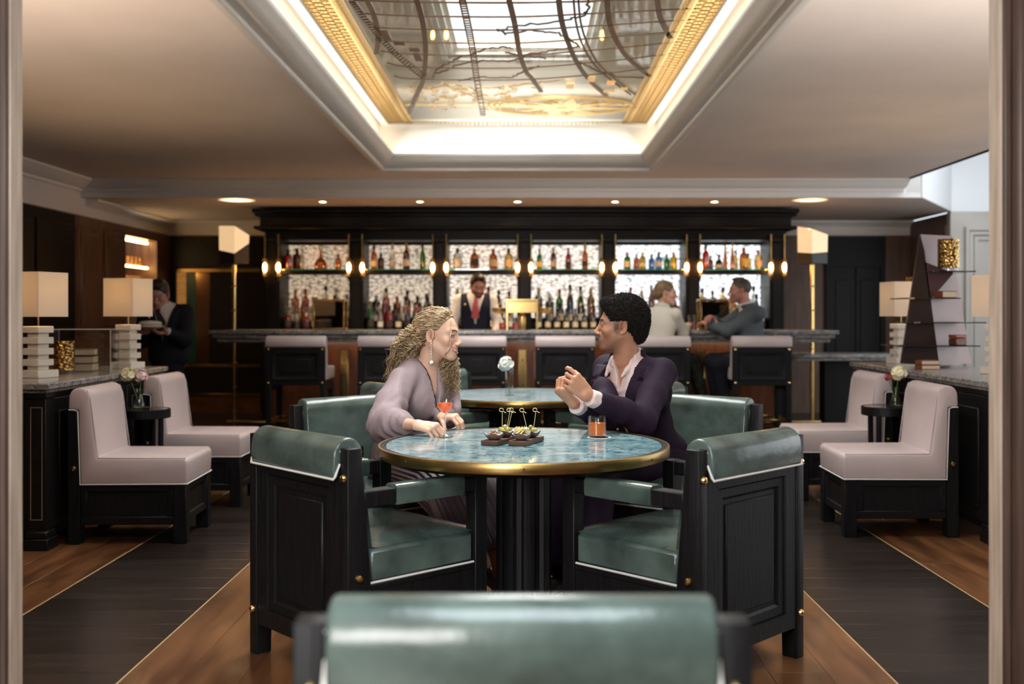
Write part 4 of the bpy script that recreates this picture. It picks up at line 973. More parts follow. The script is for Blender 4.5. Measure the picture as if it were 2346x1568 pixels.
# acrylic case with books
t = thing('acrylic_case', 'clear acrylic display case covering a stack of brown books', 'display case', (-2.83, 6.68, .889), math.radians(8))
w, dp, h = .19, .12, .27
for x0, x1, y0, y1, z0, z1 in ((-w, w, -dp, -dp+.004, 0, h), (-w, w, dp-.004, dp, 0, h), (-w, -w+.004, -dp, dp, 0, h), (w-.004, w, -dp, dp, 0, h), (-w, w, -dp, dp, h-.004, h)):
    b = B(); b.bb(x0, x1, y0, y1, z0, z1); obj('pane', b, M_glass, t)
b = B()
for sx in (-1, 1):
    for sy in (-1, 1): b.bb(sx*w-.002, sx*w+.002, sy*dp-.002, sy*dp+.002, 0, h)
for sy in (-1, 1): b.bb(-w, w, sy*dp-.002, sy*dp+.002, h-.003, h+.001)
for sx in (-1, 1): b.bb(sx*w-.002, sx*w+.002, -dp, dp, h-.003, h+.001)
obj('polished_edges', b, mat('acrylic_edge', (.65, .60, .55), .2), t)
M_page = mat('book_pages', (.62, .52, .38), .7, var=(60, .25, (1, 1, 6)))
def book(x, y, z, w, d, h, rz, col, label, group=None):
    t = thing('book', label, 'book', (x, y, z), rz, group); m_ = mat('book_cloth_%d' % len(MATS), col, .55)
    b = B(); b.bb(-w/2, w/2, -d/2, d/2, 0, .004, .001); b.bb(-w/2, w/2, -d/2, d/2, h-.004, h, .001); b.bb(-w/2, -w/2+.004, -d/2, d/2, 0, h, .001); obj('cover', b, m_, t)
    b = B(); b.bb(-w/2+.004, w/2-.004, -d/2+.004, d/2-.004, .0042, h-.0042); obj('pages', b, M_page, t)
for i, (c, hh) in enumerate((((.16, .07, .04), .05), ((.20, .09, .05), .045), ((.24, .11, .06), .04))):
    book(-2.86, 6.68, .890+i*.051, .20, .15, hh, math.radians(8+i*3), c, ('bottom brown book of the stack in the acrylic case', 'middle brown book of the stack in the acrylic case', 'top light brown book of the stack in the acrylic case')[i])
# leaning triangular book stand on the right console
BSD = 7.05
def q(px, py, d=BSD): return at(px, py, d)
stn = thing('book_stand', 'leaning triangular dark shelf stand with pink leather panel on the console', 'shelf stand', (2.87, BSD, .889))
def slab(parent, pts, thick, m_, name):
    inv = Vector(parent.location); b = B(); n = Vector(thick)
    A = [tuple(p-inv) for p in pts]; C = [tuple(p-inv+n) for p in pts]
    k = len(pts); b.put(A+C, [tuple(range(k)), tuple(range(2*k-1, k-1, -1))]+[(i, (i+1) % k, k+(i+1) % k, k+i) for i in range(k)]); obj(name, b, m_, parent)
slab(stn, [q(2108, 537), q(2118, 575), q(2152, 838), q(2064, 833)], (.0, .02, 0), mat('dark_leather', (.030, .017, .015), .3), 'dark_panel')
slab(stn, [q(2109, 537, 7.08), q(2182, 541, 7.32), q(2190, 622, 7.32), q(2225, 833, 7.32), q(2152, 838, 7.08), q(2118, 600, 7.08)], (.0, .02, 0), mat('dusty_pink_leather', (.30, .19, .18), .35, var=(3, .3)), 'pink_panel')
slab(stn, [q(2118, 600, 7.05), q(2185, 626, 7.05), q(2130, 690, 7.05)], (0, .015, 0), mat('plum_panel', (.09, .045, .045), .25), 'brace_panel')
for x0, x1, y, d0 in ((2118, 2222, 622, 7.08), (2062, 2188, 683, 6.98), (2075, 2246, 738, 6.98), (2040, 2232, 791, 6.98)):
    z = CAMZ-(y-VPY)*7.05/FPX-.889; X0, X1 = (x0-VPX)*7.05/FPX-2.87, (x1-VPX)*7.05/FPX-2.87
    b = B(); b.bb(X0, X1, -.10, .20, z-.008, z, .002); obj('shelf', b, M_darkmir, stn)
    b = B(); b.bb(X0+.02, X0+.06, -.104, -.098, z-.010, z+.002); obj('shelf_clip', b, mat('chrome', (.6, .6, .6), .15, 1), stn)
z1 = CAMZ-(622-VPY)*7.05/FPX
hurricane((2173-VPX)*7.02/FPX, 7.02, z1, 'pierced gold cylinder candle holder on the top shelf of the leaning stand', 1.08)
hurricane((2100-VPX)*9.3/FPX, 9.3, 1.30, 'pierced gold cylinder candle holder half hidden behind the leaning stand', 1.45)
pt = thing('plinth', 'tall slim dark plinth behind the leaning book stand', 'plinth', ((2100-VPX)*9.3/FPX, 9.3, 0))
b = B(); b.bb(-.14, .14, -.14, .14, .06, 1.27, .004); obj('shaft', b, M_blackh, pt); b = B(); b.bb(-.16, .16, -.16, .16, 0, .06, .004); obj('foot', b, M_blackh, pt); b = B(); b.bb(-.15, .15, -.15, .15, 1.27, 1.30, .004); obj('cap', b, M_blackh, pt)
zz = CAMZ-(683-VPY)*7.05/FPX; book((2166-VPX)*6.98/FPX, 6.98, zz, .11, .10, .045, .2, (.22, .06, .03), 'small red brown book on the second shelf of the leaning stand')
zz = CAMZ-(791-VPY)*7.05/FPX
bx = thing('wooden_box', 'small polished red wood box on the lowest shelf of the leaning stand', 'box', ((2194-VPX)*6.98/FPX, 6.98, zz), .3)
b = B(); b.bb(-.045, .045, -.04, .04, 0, .05, .006); obj('box_body', b, M_mahog, bx); b = B(); b.bb(-.046, .046, -.041, .041, .051, .072, .006); obj('lid', b, mat('red_wood_lid', (.30, .07, .03), .25, coat=.3), bx)
book((2121-VPX)*6.93/FPX, 6.90, .889, .13, .10, .030, .1, (.22, .07, .03), 'lower orange brown book at the foot of the leaning stand')
book((2121-VPX)*6.93/FPX, 6.90, .920, .125, .10, .030, .05, (.26, .09, .04), 'upper orange brown book at the foot of the leaning stand')
# glassware in the lit niche
M_amberg = thin_glass('warm_glassware', (1.0, .82, .5), .35, body=(.6, .35, .1), bodyfac=.25)
for zz, kind in ((1.831, 'tumbler'), (1.521, 'wine glass')):
    for i in range(7):
        for j in range(2):
            y = 11.93+i*.125; x = XL-.18-j*.13
            tt = thing('bar_glass', '%s on the %s shelf of the lit wall niche' % (kind, 'upper' if zz > 1.7 else 'lower'), 'glass', (x, y, zz), 0, 'glasses in the lit wall niche, %s shelf' % ('upper' if zz > 1.7 else 'lower'))
            if kind == 'tumbler': b = B().lathe([(0, 0), (.036, 0), (.044, .12), (.041, .12), (.033, .008), (0, .008)], 12); link('glass_bowl', bmk(('glass_bowl', 1), lambda: b, M_amberg), tt)
            else:
                link('glass_bowl', bmk(('glass_bowl', 2), lambda: B().lathe([(.004, .085), (.03, .10), (.042, .14), (.036, .20), (.034, .20), (.039, .14), (.028, .104), (0, .09)], 12), M_amberg), tt)
                link('glass_stem', bmk(('glass_stem', 2), lambda: B().lathe([(0, 0), (.032, 0), (.03, .004), (.005, .01), (.004, .088), (0, .088)], 12), M_amberg), tt)

# ---- unseen uplighters added behind the doorway wall to brighten the ceiling
def fill_torchiere(x, y, col, en, label):
    t = thing('fill_floor_lamp', label, 'lamp', (x, y, 0))
    b = B(); b.lathe([(0, 0), (.15, 0), (.15, .015), (.02, .03), (0, .03)], 24); obj('base', b, M_brass, t)
    b = B(); b.lathe([(.012, .03), (.012, 1.18)], 12); obj('pole', b, M_brass, t)
    b = B(); b.lathe([(.015, 1.18), (.09, 1.22), (.17, 1.30), (.165, 1.30), (.085, 1.23), (0, 1.20)], 28); obj('bowl', b, M_brass, t)
    b = B(); b.sphere((0, 0, 1.245), .03, 12, 8); obj('bulb', b, mat('frosted_bulb', (1, .9, .7), .5), t)
    l = bpy.data.lights.new('fill_floor_lamp_bulb', 'SPOT'); l.energy = en; l.color = col; l.shadow_soft_size = .06; l.spot_size = 2.75; l.spot_blend = .5
    lo = bpy.data.objects.new('fill_floor_lamp_bulb', l); COL.objects.link(lo); lo.location = (x, y, 1.31); lo.rotation_euler = (PI, 0, 0)
fill_torchiere(-2.5, 3.2, (1.0, .80, .63), 135, 'added unseen brass uplighter behind the wall by the marble lamps')
fill_torchiere(2.3, 3.2, (1.0, .91, .83), 130, 'added unseen brass uplighter behind the wall by the book stand')
# ================================================================ PEOPLE (signed-distance modelling)
class SDF:
    def __init__(s, lo, hi, h):
        s.lo = np.array(lo, float); s.h = h; s.n = np.ceil((np.array(hi)-s.lo)/h).astype(int)+1
        s.ax = [s.lo[i]+h*np.arange(s.n[i]) for i in range(3)]; s.D = np.full(tuple(s.n), .2, np.float32)
    def sl(s, lo, hi, pad):
        a = np.clip(np.floor((np.array(lo)-pad-s.lo)/s.h).astype(int), 0, s.n); b = np.clip(np.ceil((np.array(hi)+pad-s.lo)/s.h).astype(int)+1, 0, s.n)
        if (b <= a).any(): return None, None
        ix = tuple(slice(a[i], b[i]) for i in range(3))
        return ix, (s.ax[0][a[0]:b[0], None, None], s.ax[1][None, a[1]:b[1], None], s.ax[2][None, None, a[2]:b[2]])
    def comb(s, ix, d, k, op):
        A = s.D[ix]
        if op == 'add':
            hh = np.maximum(k-np.abs(A-d), 0)/max(k, 1e-9); s.D[ix] = np.minimum(A, d)-hh*hh*k*.25
        elif op == 'sub':
            hh = np.maximum(k-np.abs(A+d), 0)/max(k, 1e-9); s.D[ix] = np.maximum(A, -d)+hh*hh*k*.25
    def cap(s, a, b, ra, rb=None, k=.01, op='add', flat=None):
        rb = ra if rb is None else rb; a = np.array(a, float); b = np.array(b, float); R = max(ra, rb)
        ix, g = s.sl(np.minimum(a, b)-R, np.maximum(a, b)+R, k+2*s.h)
        if ix is None: return s
        v = b-a; L = max(v@v, 1e-12)
        P = [g[i]-a[i] for i in range(3)]
        t = np.clip((P[0]*v[0]+P[1]*v[1]+P[2]*v[2])/L, 0, 1)
        d = np.sqrt((P[0]-t*v[0])**2+(P[1]-t*v[1])**2+(P[2]-t*v[2])**2)-(ra+(rb-ra)*t)
        s.comb(ix, d.astype(np.float32), k, op); return s
    def chain(s, pts, rs, k=.01, op='add'):
        for i in range(len(pts)-1): s.cap(pts[i], pts[i+1], rs[i], rs[i+1], k, op)
        return s
    def ell(s, c, r, R=None, k=.01, op='add'):
        c = np.array(c, float); r = np.array(r, float) if np.ndim(r) else np.full(3, float(r)); m = r.max()
        ix, g = s.sl(c-m, c+m, k+2*s.h)
        if ix is None: return s
        P = [g[i]-c[i] for i in range(3)]
        if R is not None: Rt = np.array(R).T; P = [Rt[i][0]*P[0]+Rt[i][1]*P[1]+Rt[i][2]*P[2] for i in range(3)]
        k0 = np.sqrt((P[0]/r[0])**2+(P[1]/r[1])**2+(P[2]/r[2])**2); k1 = np.sqrt((P[0]/r[0]**2)**2+(P[1]/r[1]**2)**2+(P[2]/r[2]**2)**2)
        d = k0*(k0-1)/np.maximum(k1, 1e-6)
        s.comb(ix, d.astype(np.float32), k, op); return s
    def fn(s, f):        # f(X, Y, Z, D) -> new D, on the whole grid
        s.D = f(s.ax[0][:, None, None], s.ax[1][None, :, None], s.ax[2][None, None, :], s.D).astype(np.float32); return s
    def mesh(s):
        D = s.D; S = D < 0; n = D.shape
        c = np.zeros(tuple(k-1 for k in n), np.int8)
        for i in (0, 1):
            for j in (0, 1):
                for k in (0, 1): c += S[i:n[0]-1+i, j:n[1]-1+j, k:n[2]-1+k]
        act = (c > 0) & (c < 8); I = np.argwhere(act); idx = np.full(act.shape, -1, np.int32); idx[act] = np.arange(len(I))
        acc = np.zeros((len(I), 3)); cn = np.zeros(len(I))
        cor = [(i, j, k) for i in (0, 1) for j in (0, 1) for k in (0, 1)]
        for a in cor:
            for ax in range(3):
                if a[ax] == 0:
                    b_ = list(a); b_[ax] = 1
                    da = D[I[:, 0]+a[0], I[:, 1]+a[1], I[:, 2]+a[2]]; db = D[I[:, 0]+b_[0], I[:, 1]+b_[1], I[:, 2]+b_[2]]
                    m = (da < 0) != (db < 0); t = np.where(m, da/np.where(m, da-db, 1), 0)
                    p = np.array(a, float)[None]+np.zeros((len(I), 1)); p[:, ax] += t
                    acc += p*m[:, None]; cn += m
        V = (I+acc/cn[:, None])*s.h+s.lo; F = []
        for ax in range(3):
            o = [(1, 2), (2, 0), (0, 1)][ax]
            sl0 = [slice(None)]*3; sl1 = [slice(None)]*3; sl0[ax] = slice(0, -1); sl1[ax] = slice(1, None)
            ch = S[tuple(sl0)] != S[tuple(sl1)]; E = np.argwhere(ch)
            E = E[(E[:, o[0]] > 0) & (E[:, o[1]] > 0) & (E[:, o[0]] < n[o[0]]-1) & (E[:, o[1]] < n[o[1]]-1)]
            def ci(du, dv): 
                q_ = E.copy(); q_[:, o[0]] -= du; q_[:, o[1]] -= dv; return idx[q_[:, 0], q_[:, 1], q_[:, 2]]
            qd = np.stack([ci(1, 1), ci(0, 1), ci(0, 0), ci(1, 0)], 1)
            ins = S[E[:, 0], E[:, 1], E[:, 2]]; qd[~ins] = qd[~ins][:, ::-1]; F.append(qd)
        F = np.concatenate(F); F = F[(F >= 0).all(1)]
        return V, F
def npmesh(name, V, F, m, col=None):
    me = bpy.data.meshes.new(name); F = np.asarray(F); k = F.shape[1]
    me.vertices.add(len(V)); me.vertices.foreach_set('co', np.asarray(V, np.float32).ravel())
    me.loops.add(F.size); me.loops.foreach_set('vertex_index', F.astype(np.int32).ravel())
    me.polygons.add(len(F)); me.polygons.foreach_set('loop_start', np.arange(0, F.size, k, dtype=np.int32))
    me.update(calc_edges=True); me.validate()
    if m: me.materials.append(m)
    if col is not None:
        a = me.attributes.new('Col', 'FLOAT_COLOR', 'POINT'); a.data.foreach_set('color', np.concatenate([col, np.ones((len(col), 1))], 1).astype(np.float32).ravel())
    me.shade_smooth(); return me
def relax(V, F, n=1, f=.5):
    for _ in range(n):
        A = np.zeros_like(V); c = np.zeros(len(V))
        for i in range(4):
            j = (i+1) % 4
            np.add.at(A, F[:, i], V[F[:, j]]); np.add.at(c, F[:, i], 1); np.add.at(A, F[:, j], V[F[:, i]]); np.add.at(c, F[:, j], 1)
        V = V*(1-f)+f*A/np.maximum(c, 1)[:, None]
    return V
def nrm(v): v = np.array(v, float); return v/np.linalg.norm(v)
def basis(f, up=(0, 0, 1)):     # columns: right, forward, up
    f = nrm(f); r = nrm(np.cross(f, up)); u = np.cross(r, f); return np.stack([r, f, u], 1)

SKIN = mat('skin', (.6, .4, .3), .45, attr='Col', bump=(260, .06), sss=.12, spec=.4)
def sm(x, a, b_): t = np.clip((x-a)/(b_-a), 0, 1); return t*t*(3-2*t)
def head(o, R, sc_, h, skin, lip, brow, smile=0.0, stubble=0.0, nose=1.0, female=False, neck=None, stub_col=(.05, .03, .025), eyes=True, sideburn=False):
    """returns world verts, faces, colours, eye data; head-local x right, y forward, z up"""
    S = SDF((-.105, -.16, -.27), (.105, .15, .15), h); k = .02
    S.ell((0, -.018, .034), (.073, .096, .088), k=k); S.ell((0, .028, .0), (.064 if not female else .061, .064, .088), k=k)
    S.ell((0, .026, -.062), (.053 if not female else .047, .056, .050), k=.025)
    for s in (-1, 1):
        S.cap((s*.054, -.008, -.046), (s*.020, .068, -.098), .017, .013, .022)
        S.ell((s*.040, .058, -.022), (.024, .022, .020), k=.02)
        S.cap((s*.046, .066, .026), (s*.012, .083, .024), .010, .010, .016)
    S.ell((0, .078, -.100), (.020, .018, .017), k=.02)
    S.ell((0, .078, -.064), (.030, .023, .026), k=.02)
    for s in (-1, 1): S.ell((s*.033, .096, .006), (.017, .017, .0115), k=.014, op='sub')
    S.cap((0, .086, .018), (0, .112*nose, -.026), .0065, .0095, .012); S.ell((0, .113*nose, -.030), (.0115, .0115, .0105), k=.008)
    for s in (-1, 1):
        S.ell((s*.012, .101, -.036), (.0085, .011, .008), k=.006)
        S.ell((s*.006, .107, -.043), (.003, .005, .003), k=.003, op='sub')
    ms = .009*smile; mw = .024+.006*smile; op_ = .0045*smile; ly = .0975-.0045*smile; lr = 1-.25*smile         # raised, wider, parted mouth
    S.chain([(-mw, .074-.003*smile, -.065+ms), (-.012, ly-.002, -.0610+op_*.5), (0, ly, -.0620+op_*.5), (.012, ly-.002, -.0610+op_*.5), (mw, .074-.003*smile, -.065+ms)], [.003, .0050*lr, .0045*lr, .0050*lr, .003], .005)
    S.chain([(-mw*.92, .074-.002*smile, -.067+ms), (-.009, ly-.003, -.0735-op_), (.009, ly-.003, -.0735-op_), (mw*.92, .074-.002*smile, -.067+ms)], [.003, .0056*lr, .0056*lr, .003], .005)
    ow = .0014+.0006*smile
    S.chain([(-mw*.98, .080, -.0655+ms), (-.012, .097, -.0668), (.012, .097, -.0668), (mw*.98, .080, -.0655+ms)], [ow*.6, ow, ow, ow*.6], .0015, 'sub') if smile < .6 else None
    for s in (-1, 1):
        # lids: a ball around the eye with an almond opening
        S.ell((s*.032, .0745, .006), .0142, k=.004); S.ell((s*.033, .0890, .0040), (.0135, .008, .0036), k=.002, op='sub')
        # ear
        c = np.array((s*.073, -.012, -.004)); pts = []
        for a in np.linspace(-.3*PI, 1.25*PI, 12): pts.append(c+np.array((s*(.010+.004*math.sin(a)), -.017*math.cos(a+PI)*-1*1.0-.004, .030*math.sin(a))))
        pts = [c+np.array((s*(.009), .016*math.cos(a)-.004, .030*math.sin(a))) for a in np.linspace(-.15*PI, 1.45*PI, 14)]
        S.chain(pts, [.0042]*14, .003); S.ell(c+np.array((s*.004, -.004, .0)), (.006, .015, .027), k=.004)
        S.ell(c+np.array((s*.012, -.002, .006)), (.0075, .0095, .015), k=.003, op='sub'); S.ell(c+np.array((s*.012, .002, -.012)), (.009, .007, .009), k=.003, op='sub'); S.ell(c+np.array((s*.007, .004, -.030)), (.005, .008, .009), k=.005)
    if neck is not None: nb = R.T@(np.array(neck)-np.array(o))/sc_
    else: nb = np.array((0, -.05, -.2))
    nr = .050 if female else .058
    S.cap((0, -.028, -.05), nb, nr, nr*1.08, .03)
    V, F = S.mesh()
    col = np.tile(np.array(skin, float), (len(V), 1)); x, y, z = V.T; ax = np.abs(x)
    def mixc(c, w): 
        nonlocal col
        col = col*(1-w[:, None])+np.array(c)*w[:, None]
    blush = np.exp(-(((ax-.042)/.02)**2+((z+.028)/.02)**2))*(y > .02); mixc(np.array(skin)*np.array((1.05, .80, .76)), .5*blush)
    mixc(np.array(skin)*np.array((1.0, .82, .78)), .5*np.exp(-(((ax-.078)/.02)**2+((y+.012)/.03)**2+(z/.04)**2)))
    if stubble:
        w = sm(-z, .030, .058)*(y > -.03)*sm(-z, -1, 0)*(1-sm(-z, .125, .15)); w = w*np.where(ax < .03, 1, sm(y, -.03, .03)); mixc(stub_col, stubble*w*.9)
        w2 = np.exp(-((z+.051)/.006)**2)*(ax < .026)*(y > .08); mixc(stub_col, np.minimum(1, stubble*1.3)*w2)
    lipw = np.exp(-(((z+.0680-ms*(ax/mw)**2)/(.0090+op_*.8))**4))*(ax < mw+.001)*sm(y, .076, .082)*(y < .114); mixc(lip, np.clip(lipw, 0, .9))
    if smile > .6:
        tw = np.exp(-(((z+.0668-op_*.0-ms*(ax/mw)**2)/(.0036*np.sqrt(np.clip(1-(ax/mw)**2, .02, 1))))**4))*(ax < mw*.97)*(y > .074)*(y < .114); mixc((.74, .71, .66), np.clip(tw, 0, 1))
    bw = np.exp(-((z-(.0265+.004*np.sin(np.clip((ax-.012)/.038, 0, 1)*PI)))/.0050)**4)*(ax > .012)*(ax < .050)*(y > .05); mixc(brow, (.96 if h < .004 else .55)*bw)
    ew = np.exp(-(((ax-.033)/.0165)**4+((z-.0085)/.0030)**4))*(y > .068); mixc((.02, .013, .012), (.95 if female else .65)*(1 if h < .004 else .6)*ew)
    ew = np.exp(-(((ax-.033)/.014)**4+((z-.0005)/.0018)**4))*(y > .068); mixc((.05, .03, .025), (.6 if female else .35)*(1 if h < .004 else .2)*ew)
    cw = np.exp(-(((y+.012)/.010)**2+((z+.003)/.018)**2))*(ax > .070)*(ax < .0815); mixc(np.array(skin)*np.array((.45, .34, .32)), .8*cw)  # shade of the ear hollow painted into the skin colour
    if sideburn: sw = np.exp(-(((y-.014)/.014)**4+((z+.008)/.032)**4))*(ax > .05); mixc(stub_col, .8*sw)
    W_ = (V*sc_)@R.T+np.array(o)
    ed = [((R@(np.array((s*.032, .0745, .0055))*sc_)+np.array(o)), .0131*sc_) for s in (-1, 1)]
    teeth = (R, np.array(o), sc_, ms)
    return W_, F, col, ed, teeth
def finger_chain(base, d, n, L, curls, r):
    pts = [base]; dirv = nrm(d); nv = nrm(n); rs = [r*1.05]
    for l, c in zip(L, curls):
        ca, sa = math.cos(c), math.sin(c); dirv, nv = dirv*ca-nv*sa, nv*ca+dirv*sa; pts.append(pts[-1]+dirv*l); rs.append(r)
    rs = [r*1.05, r, r*.92, r*.80]; return pts, rs
def hand(wrist, f, n, side, curls, thumb, h, skin, sc_=1.0, spread=.06, fore=None, thumb_d=None):
    """f finger direction, n back-of-hand normal, side +1 when the thumb lies along f x n"""
    f = nrm(f); n = nrm(np.array(n)-f*np.dot(n, f)); t = np.cross(f, n)*side; w = np.array(wrist, float)
    pts = []; ch = []
    for i, (off, Lp, Lf, r) in enumerate(((.030, .088, (.043, .026, .021), .0088), (.010, .092, (.047, .030, .022), .0090), (-.010, .087, (.043, .028, .021), .0086), (-.028, .078, (.034, .021, .019), .0076))):
        kn = w+(f*Lp+t*off*(1.0)+n*(.004 if i in (1, 2) else 0))*sc_
        fd = f+t*(off/.03)*spread
        p, r_ = finger_chain(kn, fd, n, [x*sc_ for x in Lf], curls[i], r*sc_); ch.append((p, r_)); pts.append((w+(f*.01+t*off*.55)*sc_, kn))
    tb_ = w+(f*.022+t*.024-n*.006)*sc_; td = thumb_d if thumb_d is not None else f*.75+t*.75-n*.25; tn = nrm(np.cross(td, np.cross(n, td)))
    tp, tr = finger_chain(tb_, td, nrm(t*-1+n*.3) if False else n, [.040*sc_, .032*sc_, .026*sc_], thumb, .0105*sc_)
    allp = np.array([q_ for p, _ in ch for q_ in p]+tp+[w]+([np.array(fore)] if fore is not None else []))
    S = SDF(allp.min(0)-.035, allp.max(0)+.035, h)
    for (a, b_), rr in zip(pts, (.0125, .0130, .0128, .0115)): S.cap(a, b_, .0135*sc_, rr*sc_, .010)
    S.ell(w+(f*.045+t*.018-n*.008)*sc_, .017*sc_, k=.014)
    for p, r_ in ch: S.chain(p, r_, .0035)
    S.chain(tp, [.0135*sc_, .0105*sc_, .0095*sc_, .0078*sc_], .006)
    if fore is not None: S.cap(w+f*.012*sc_, fore, .0215*sc_, .031*sc_, .016)
    V, F = S.mesh(); V = relax(V, F, 1, .4); col = np.tile(np.array(skin, float), (len(V), 1))
    tips = [p[-1] for p, _ in ch]+[tp[-1]]
    for p, _ in ch:
        w_ = np.exp(-(np.linalg.norm(V-p[1], axis=1)/.010)**2); col = col*(1-.25*w_[:, None])+np.array(skin)*np.array((1, .75, .7))*.25*w_[:, None]
    for p in tips:
        w_ = np.exp(-(np.linalg.norm(V-p, axis=1)/.009)**2); col = col*(1-.4*w_[:, None])+np.array(skin)*np.array((1.08, .85, .82))*.4*w_[:, None]
    return V, F, col
def merge(parts):
    Vs, Fs, Cs = [], [], []; o = 0
    for V, F, C in parts: Vs.append(V); Fs.append(F+o); Cs.append(C); o += len(V)
    return np.concatenate(Vs), np.concatenate(Fs), np.concatenate(Cs)
def const(V, c): return np.tile(np.array(c, float), (len(V), 1))
def body_field(J, h, extra=0.0, parts=('torso', 'arms', 'legs')):
    A = np.array([v for v in J.values() if np.ndim(v) and len(v) == 3]); S = SDF(A.min(0)-.2, A.max(0)+.2, h)
    return S
def under_body(J, skin, h=.012, legs=True):
    """hidden body that joins head, hands and legs into one figure"""
    S = body_field(J, h)
    S.cap(J['pelvis'], J['chest'], .085, .085, .05); S.cap(J['chest'], J['neck'], .08, .045, .04); S.cap(J['SR'], J['SL'], .04, .04, .04)
    for s in 'RL':
        S.cap(J['S'+s], J['E'+s], .036, .032, .02); S.cap(J['E'+s], J['W'+s], .031, .020, .02)
        if legs:
            S.cap(J['pelvis'], J['K'+s], .07, .05, .04); S.cap(J['K'+s], J['A'+s], .046, .032, .03)
    V, F = S.mesh(); return V, F, const(V, skin)
def eye_objs(person, eyes, gaze, white=(.55, .50, .47)):
    for c, r in eyes:
        b = B(); b.sphere((0, 0, 0), r, 20, 14); V = np.array(b.V); g = nrm(gaze); a = (V/np.linalg.norm(V, axis=1)[:, None])@g
        col = np.where((a > .84)[:, None], np.array((.035, .02, .012)), np.array(white)); me = mesh('eye', b, mat('eyeball', (1, 1, 1), .12, attr='Col'), 180)
        at_ = me.attributes.new('Col', 'FLOAT_COLOR', 'POINT'); at_.data.foreach_set('color', np.concatenate([col, np.ones((len(col), 1))], 1).astype(np.float32).ravel())
        link('eye', me, person, tuple(c))
def nobj(name, V, F, m, parent, col=None): return link(name, npmesh(name, V, F, m, col), parent)
def strands(name, curves, m, parent, r=.0016, n=3, cols=None):
    Vs, Fs, Cs = [], [], []; o = 0
    for ci, P in enumerate(curves):
        P = np.asarray(P); k = len(P); T = np.gradient(P, axis=0); T /= np.maximum(np.linalg.norm(T, axis=1), 1e-9)[:, None]
        ref = np.array((.3, .5, .8)); u = np.cross(T, ref); u /= np.maximum(np.linalg.norm(u, axis=1), 1e-9)[:, None]; w = np.cross(T, u)
        rr = r*np.minimum(1, np.linspace(2.2, .3, k))
        for j in range(n):
            a = 2*PI*j/n; Vs.append(P+(u*math.cos(a)+w*math.sin(a))*rr[:, None])
        for j in range(n):
            jj = (j+1) % n; i = np.arange(k-1); Fs.append(np.stack([o+j*k+i, o+jj*k+i, o+jj*k+i+1, o+j*k+i+1], 1))
        if cols is not None: Cs.append(np.tile(np.array(cols[ci]), (k*n, 1)))
        o += k*n
    return nobj(name, np.concatenate(Vs), np.concatenate(Fs), m, parent, np.concatenate(Cs) if cols is not None else None)
def torso_shell(S, J, f, W=(.175, .118), waist=(.14, .10), sh=.062, hipr=None, k=.05):
    R = basis(f); c = np.array(J['chest']); S.ell(c+np.array((0, 0, .02)), (W[0], W[1], .17), R, k)
    mid = (np.array(J['pelvis'])+c)/2; S.ell(mid, (waist[0], waist[1], .17), R, k)
    if hipr: S.ell(np.array(J['pelvis'])+np.array((0, 0, .03)), (hipr[0], hipr[1], .13), R, k)
    S.cap(J['SR'], J['SL'], sh, sh, k*.8); S.cap(c+np.array((0, 0, .1)), np.array(J['neck'])-np.array((0, 0, .02)), .085, .06, k)
    return R
def wob(V, amp, sc_, seed=0):      # soft cloth unevenness along z
    r = np.random.RandomState(seed); out = V.copy(); nrmv = np.zeros(len(V))
    for i in range(5):
        d = r.normal(size=3); d /= np.linalg.norm(d); nrmv += np.sin(V@d*sc_*(1+.5*i)+r.uniform(0, 6))
    return out, nrmv*amp/5
A3 = lambda *v: np.array(v, float)
def cloth(name, col, rough=.7, sheen=.3, bump_=(40, .25), attr=None, var=None):
    return mat(name, col, rough, sheen=0.0, bump=(bump_[0]*.6, bump_[1]*1.6, (1.5, 1.5, .6), .02), attr=attr, var=var, spec=.12)
def cyl_ring(S, c, R, rad, r, a0, a1, n=14, k=.006, tilt=0.0):
    pts = [A3(*c)+R@A3(rad*math.cos(a), rad*math.sin(a), tilt*math.sin(a)) for a in np.linspace(a0, a1, n)]; S.chain(pts, [r]*n, k)
def planecut(S, o, R, f):       # D = max(D, f(local coordinates))
    def g(X, Y, Z, D):
        dx, dy, dz = X-o[0], Y-o[1], Z-o[2]
        lx = R[0, 0]*dx+R[1, 0]*dy+R[2, 0]*dz; ly = R[0, 1]*dx+R[1, 1]*dy+R[2, 1]*dz; lz = R[0, 2]*dx+R[1, 2]*dy+R[2, 2]*dz
        return f(lx, ly, lz, D)
    S.fn(g); return S
def folds(J, s, V, amp=.004):   # creases across the elbow
    return V

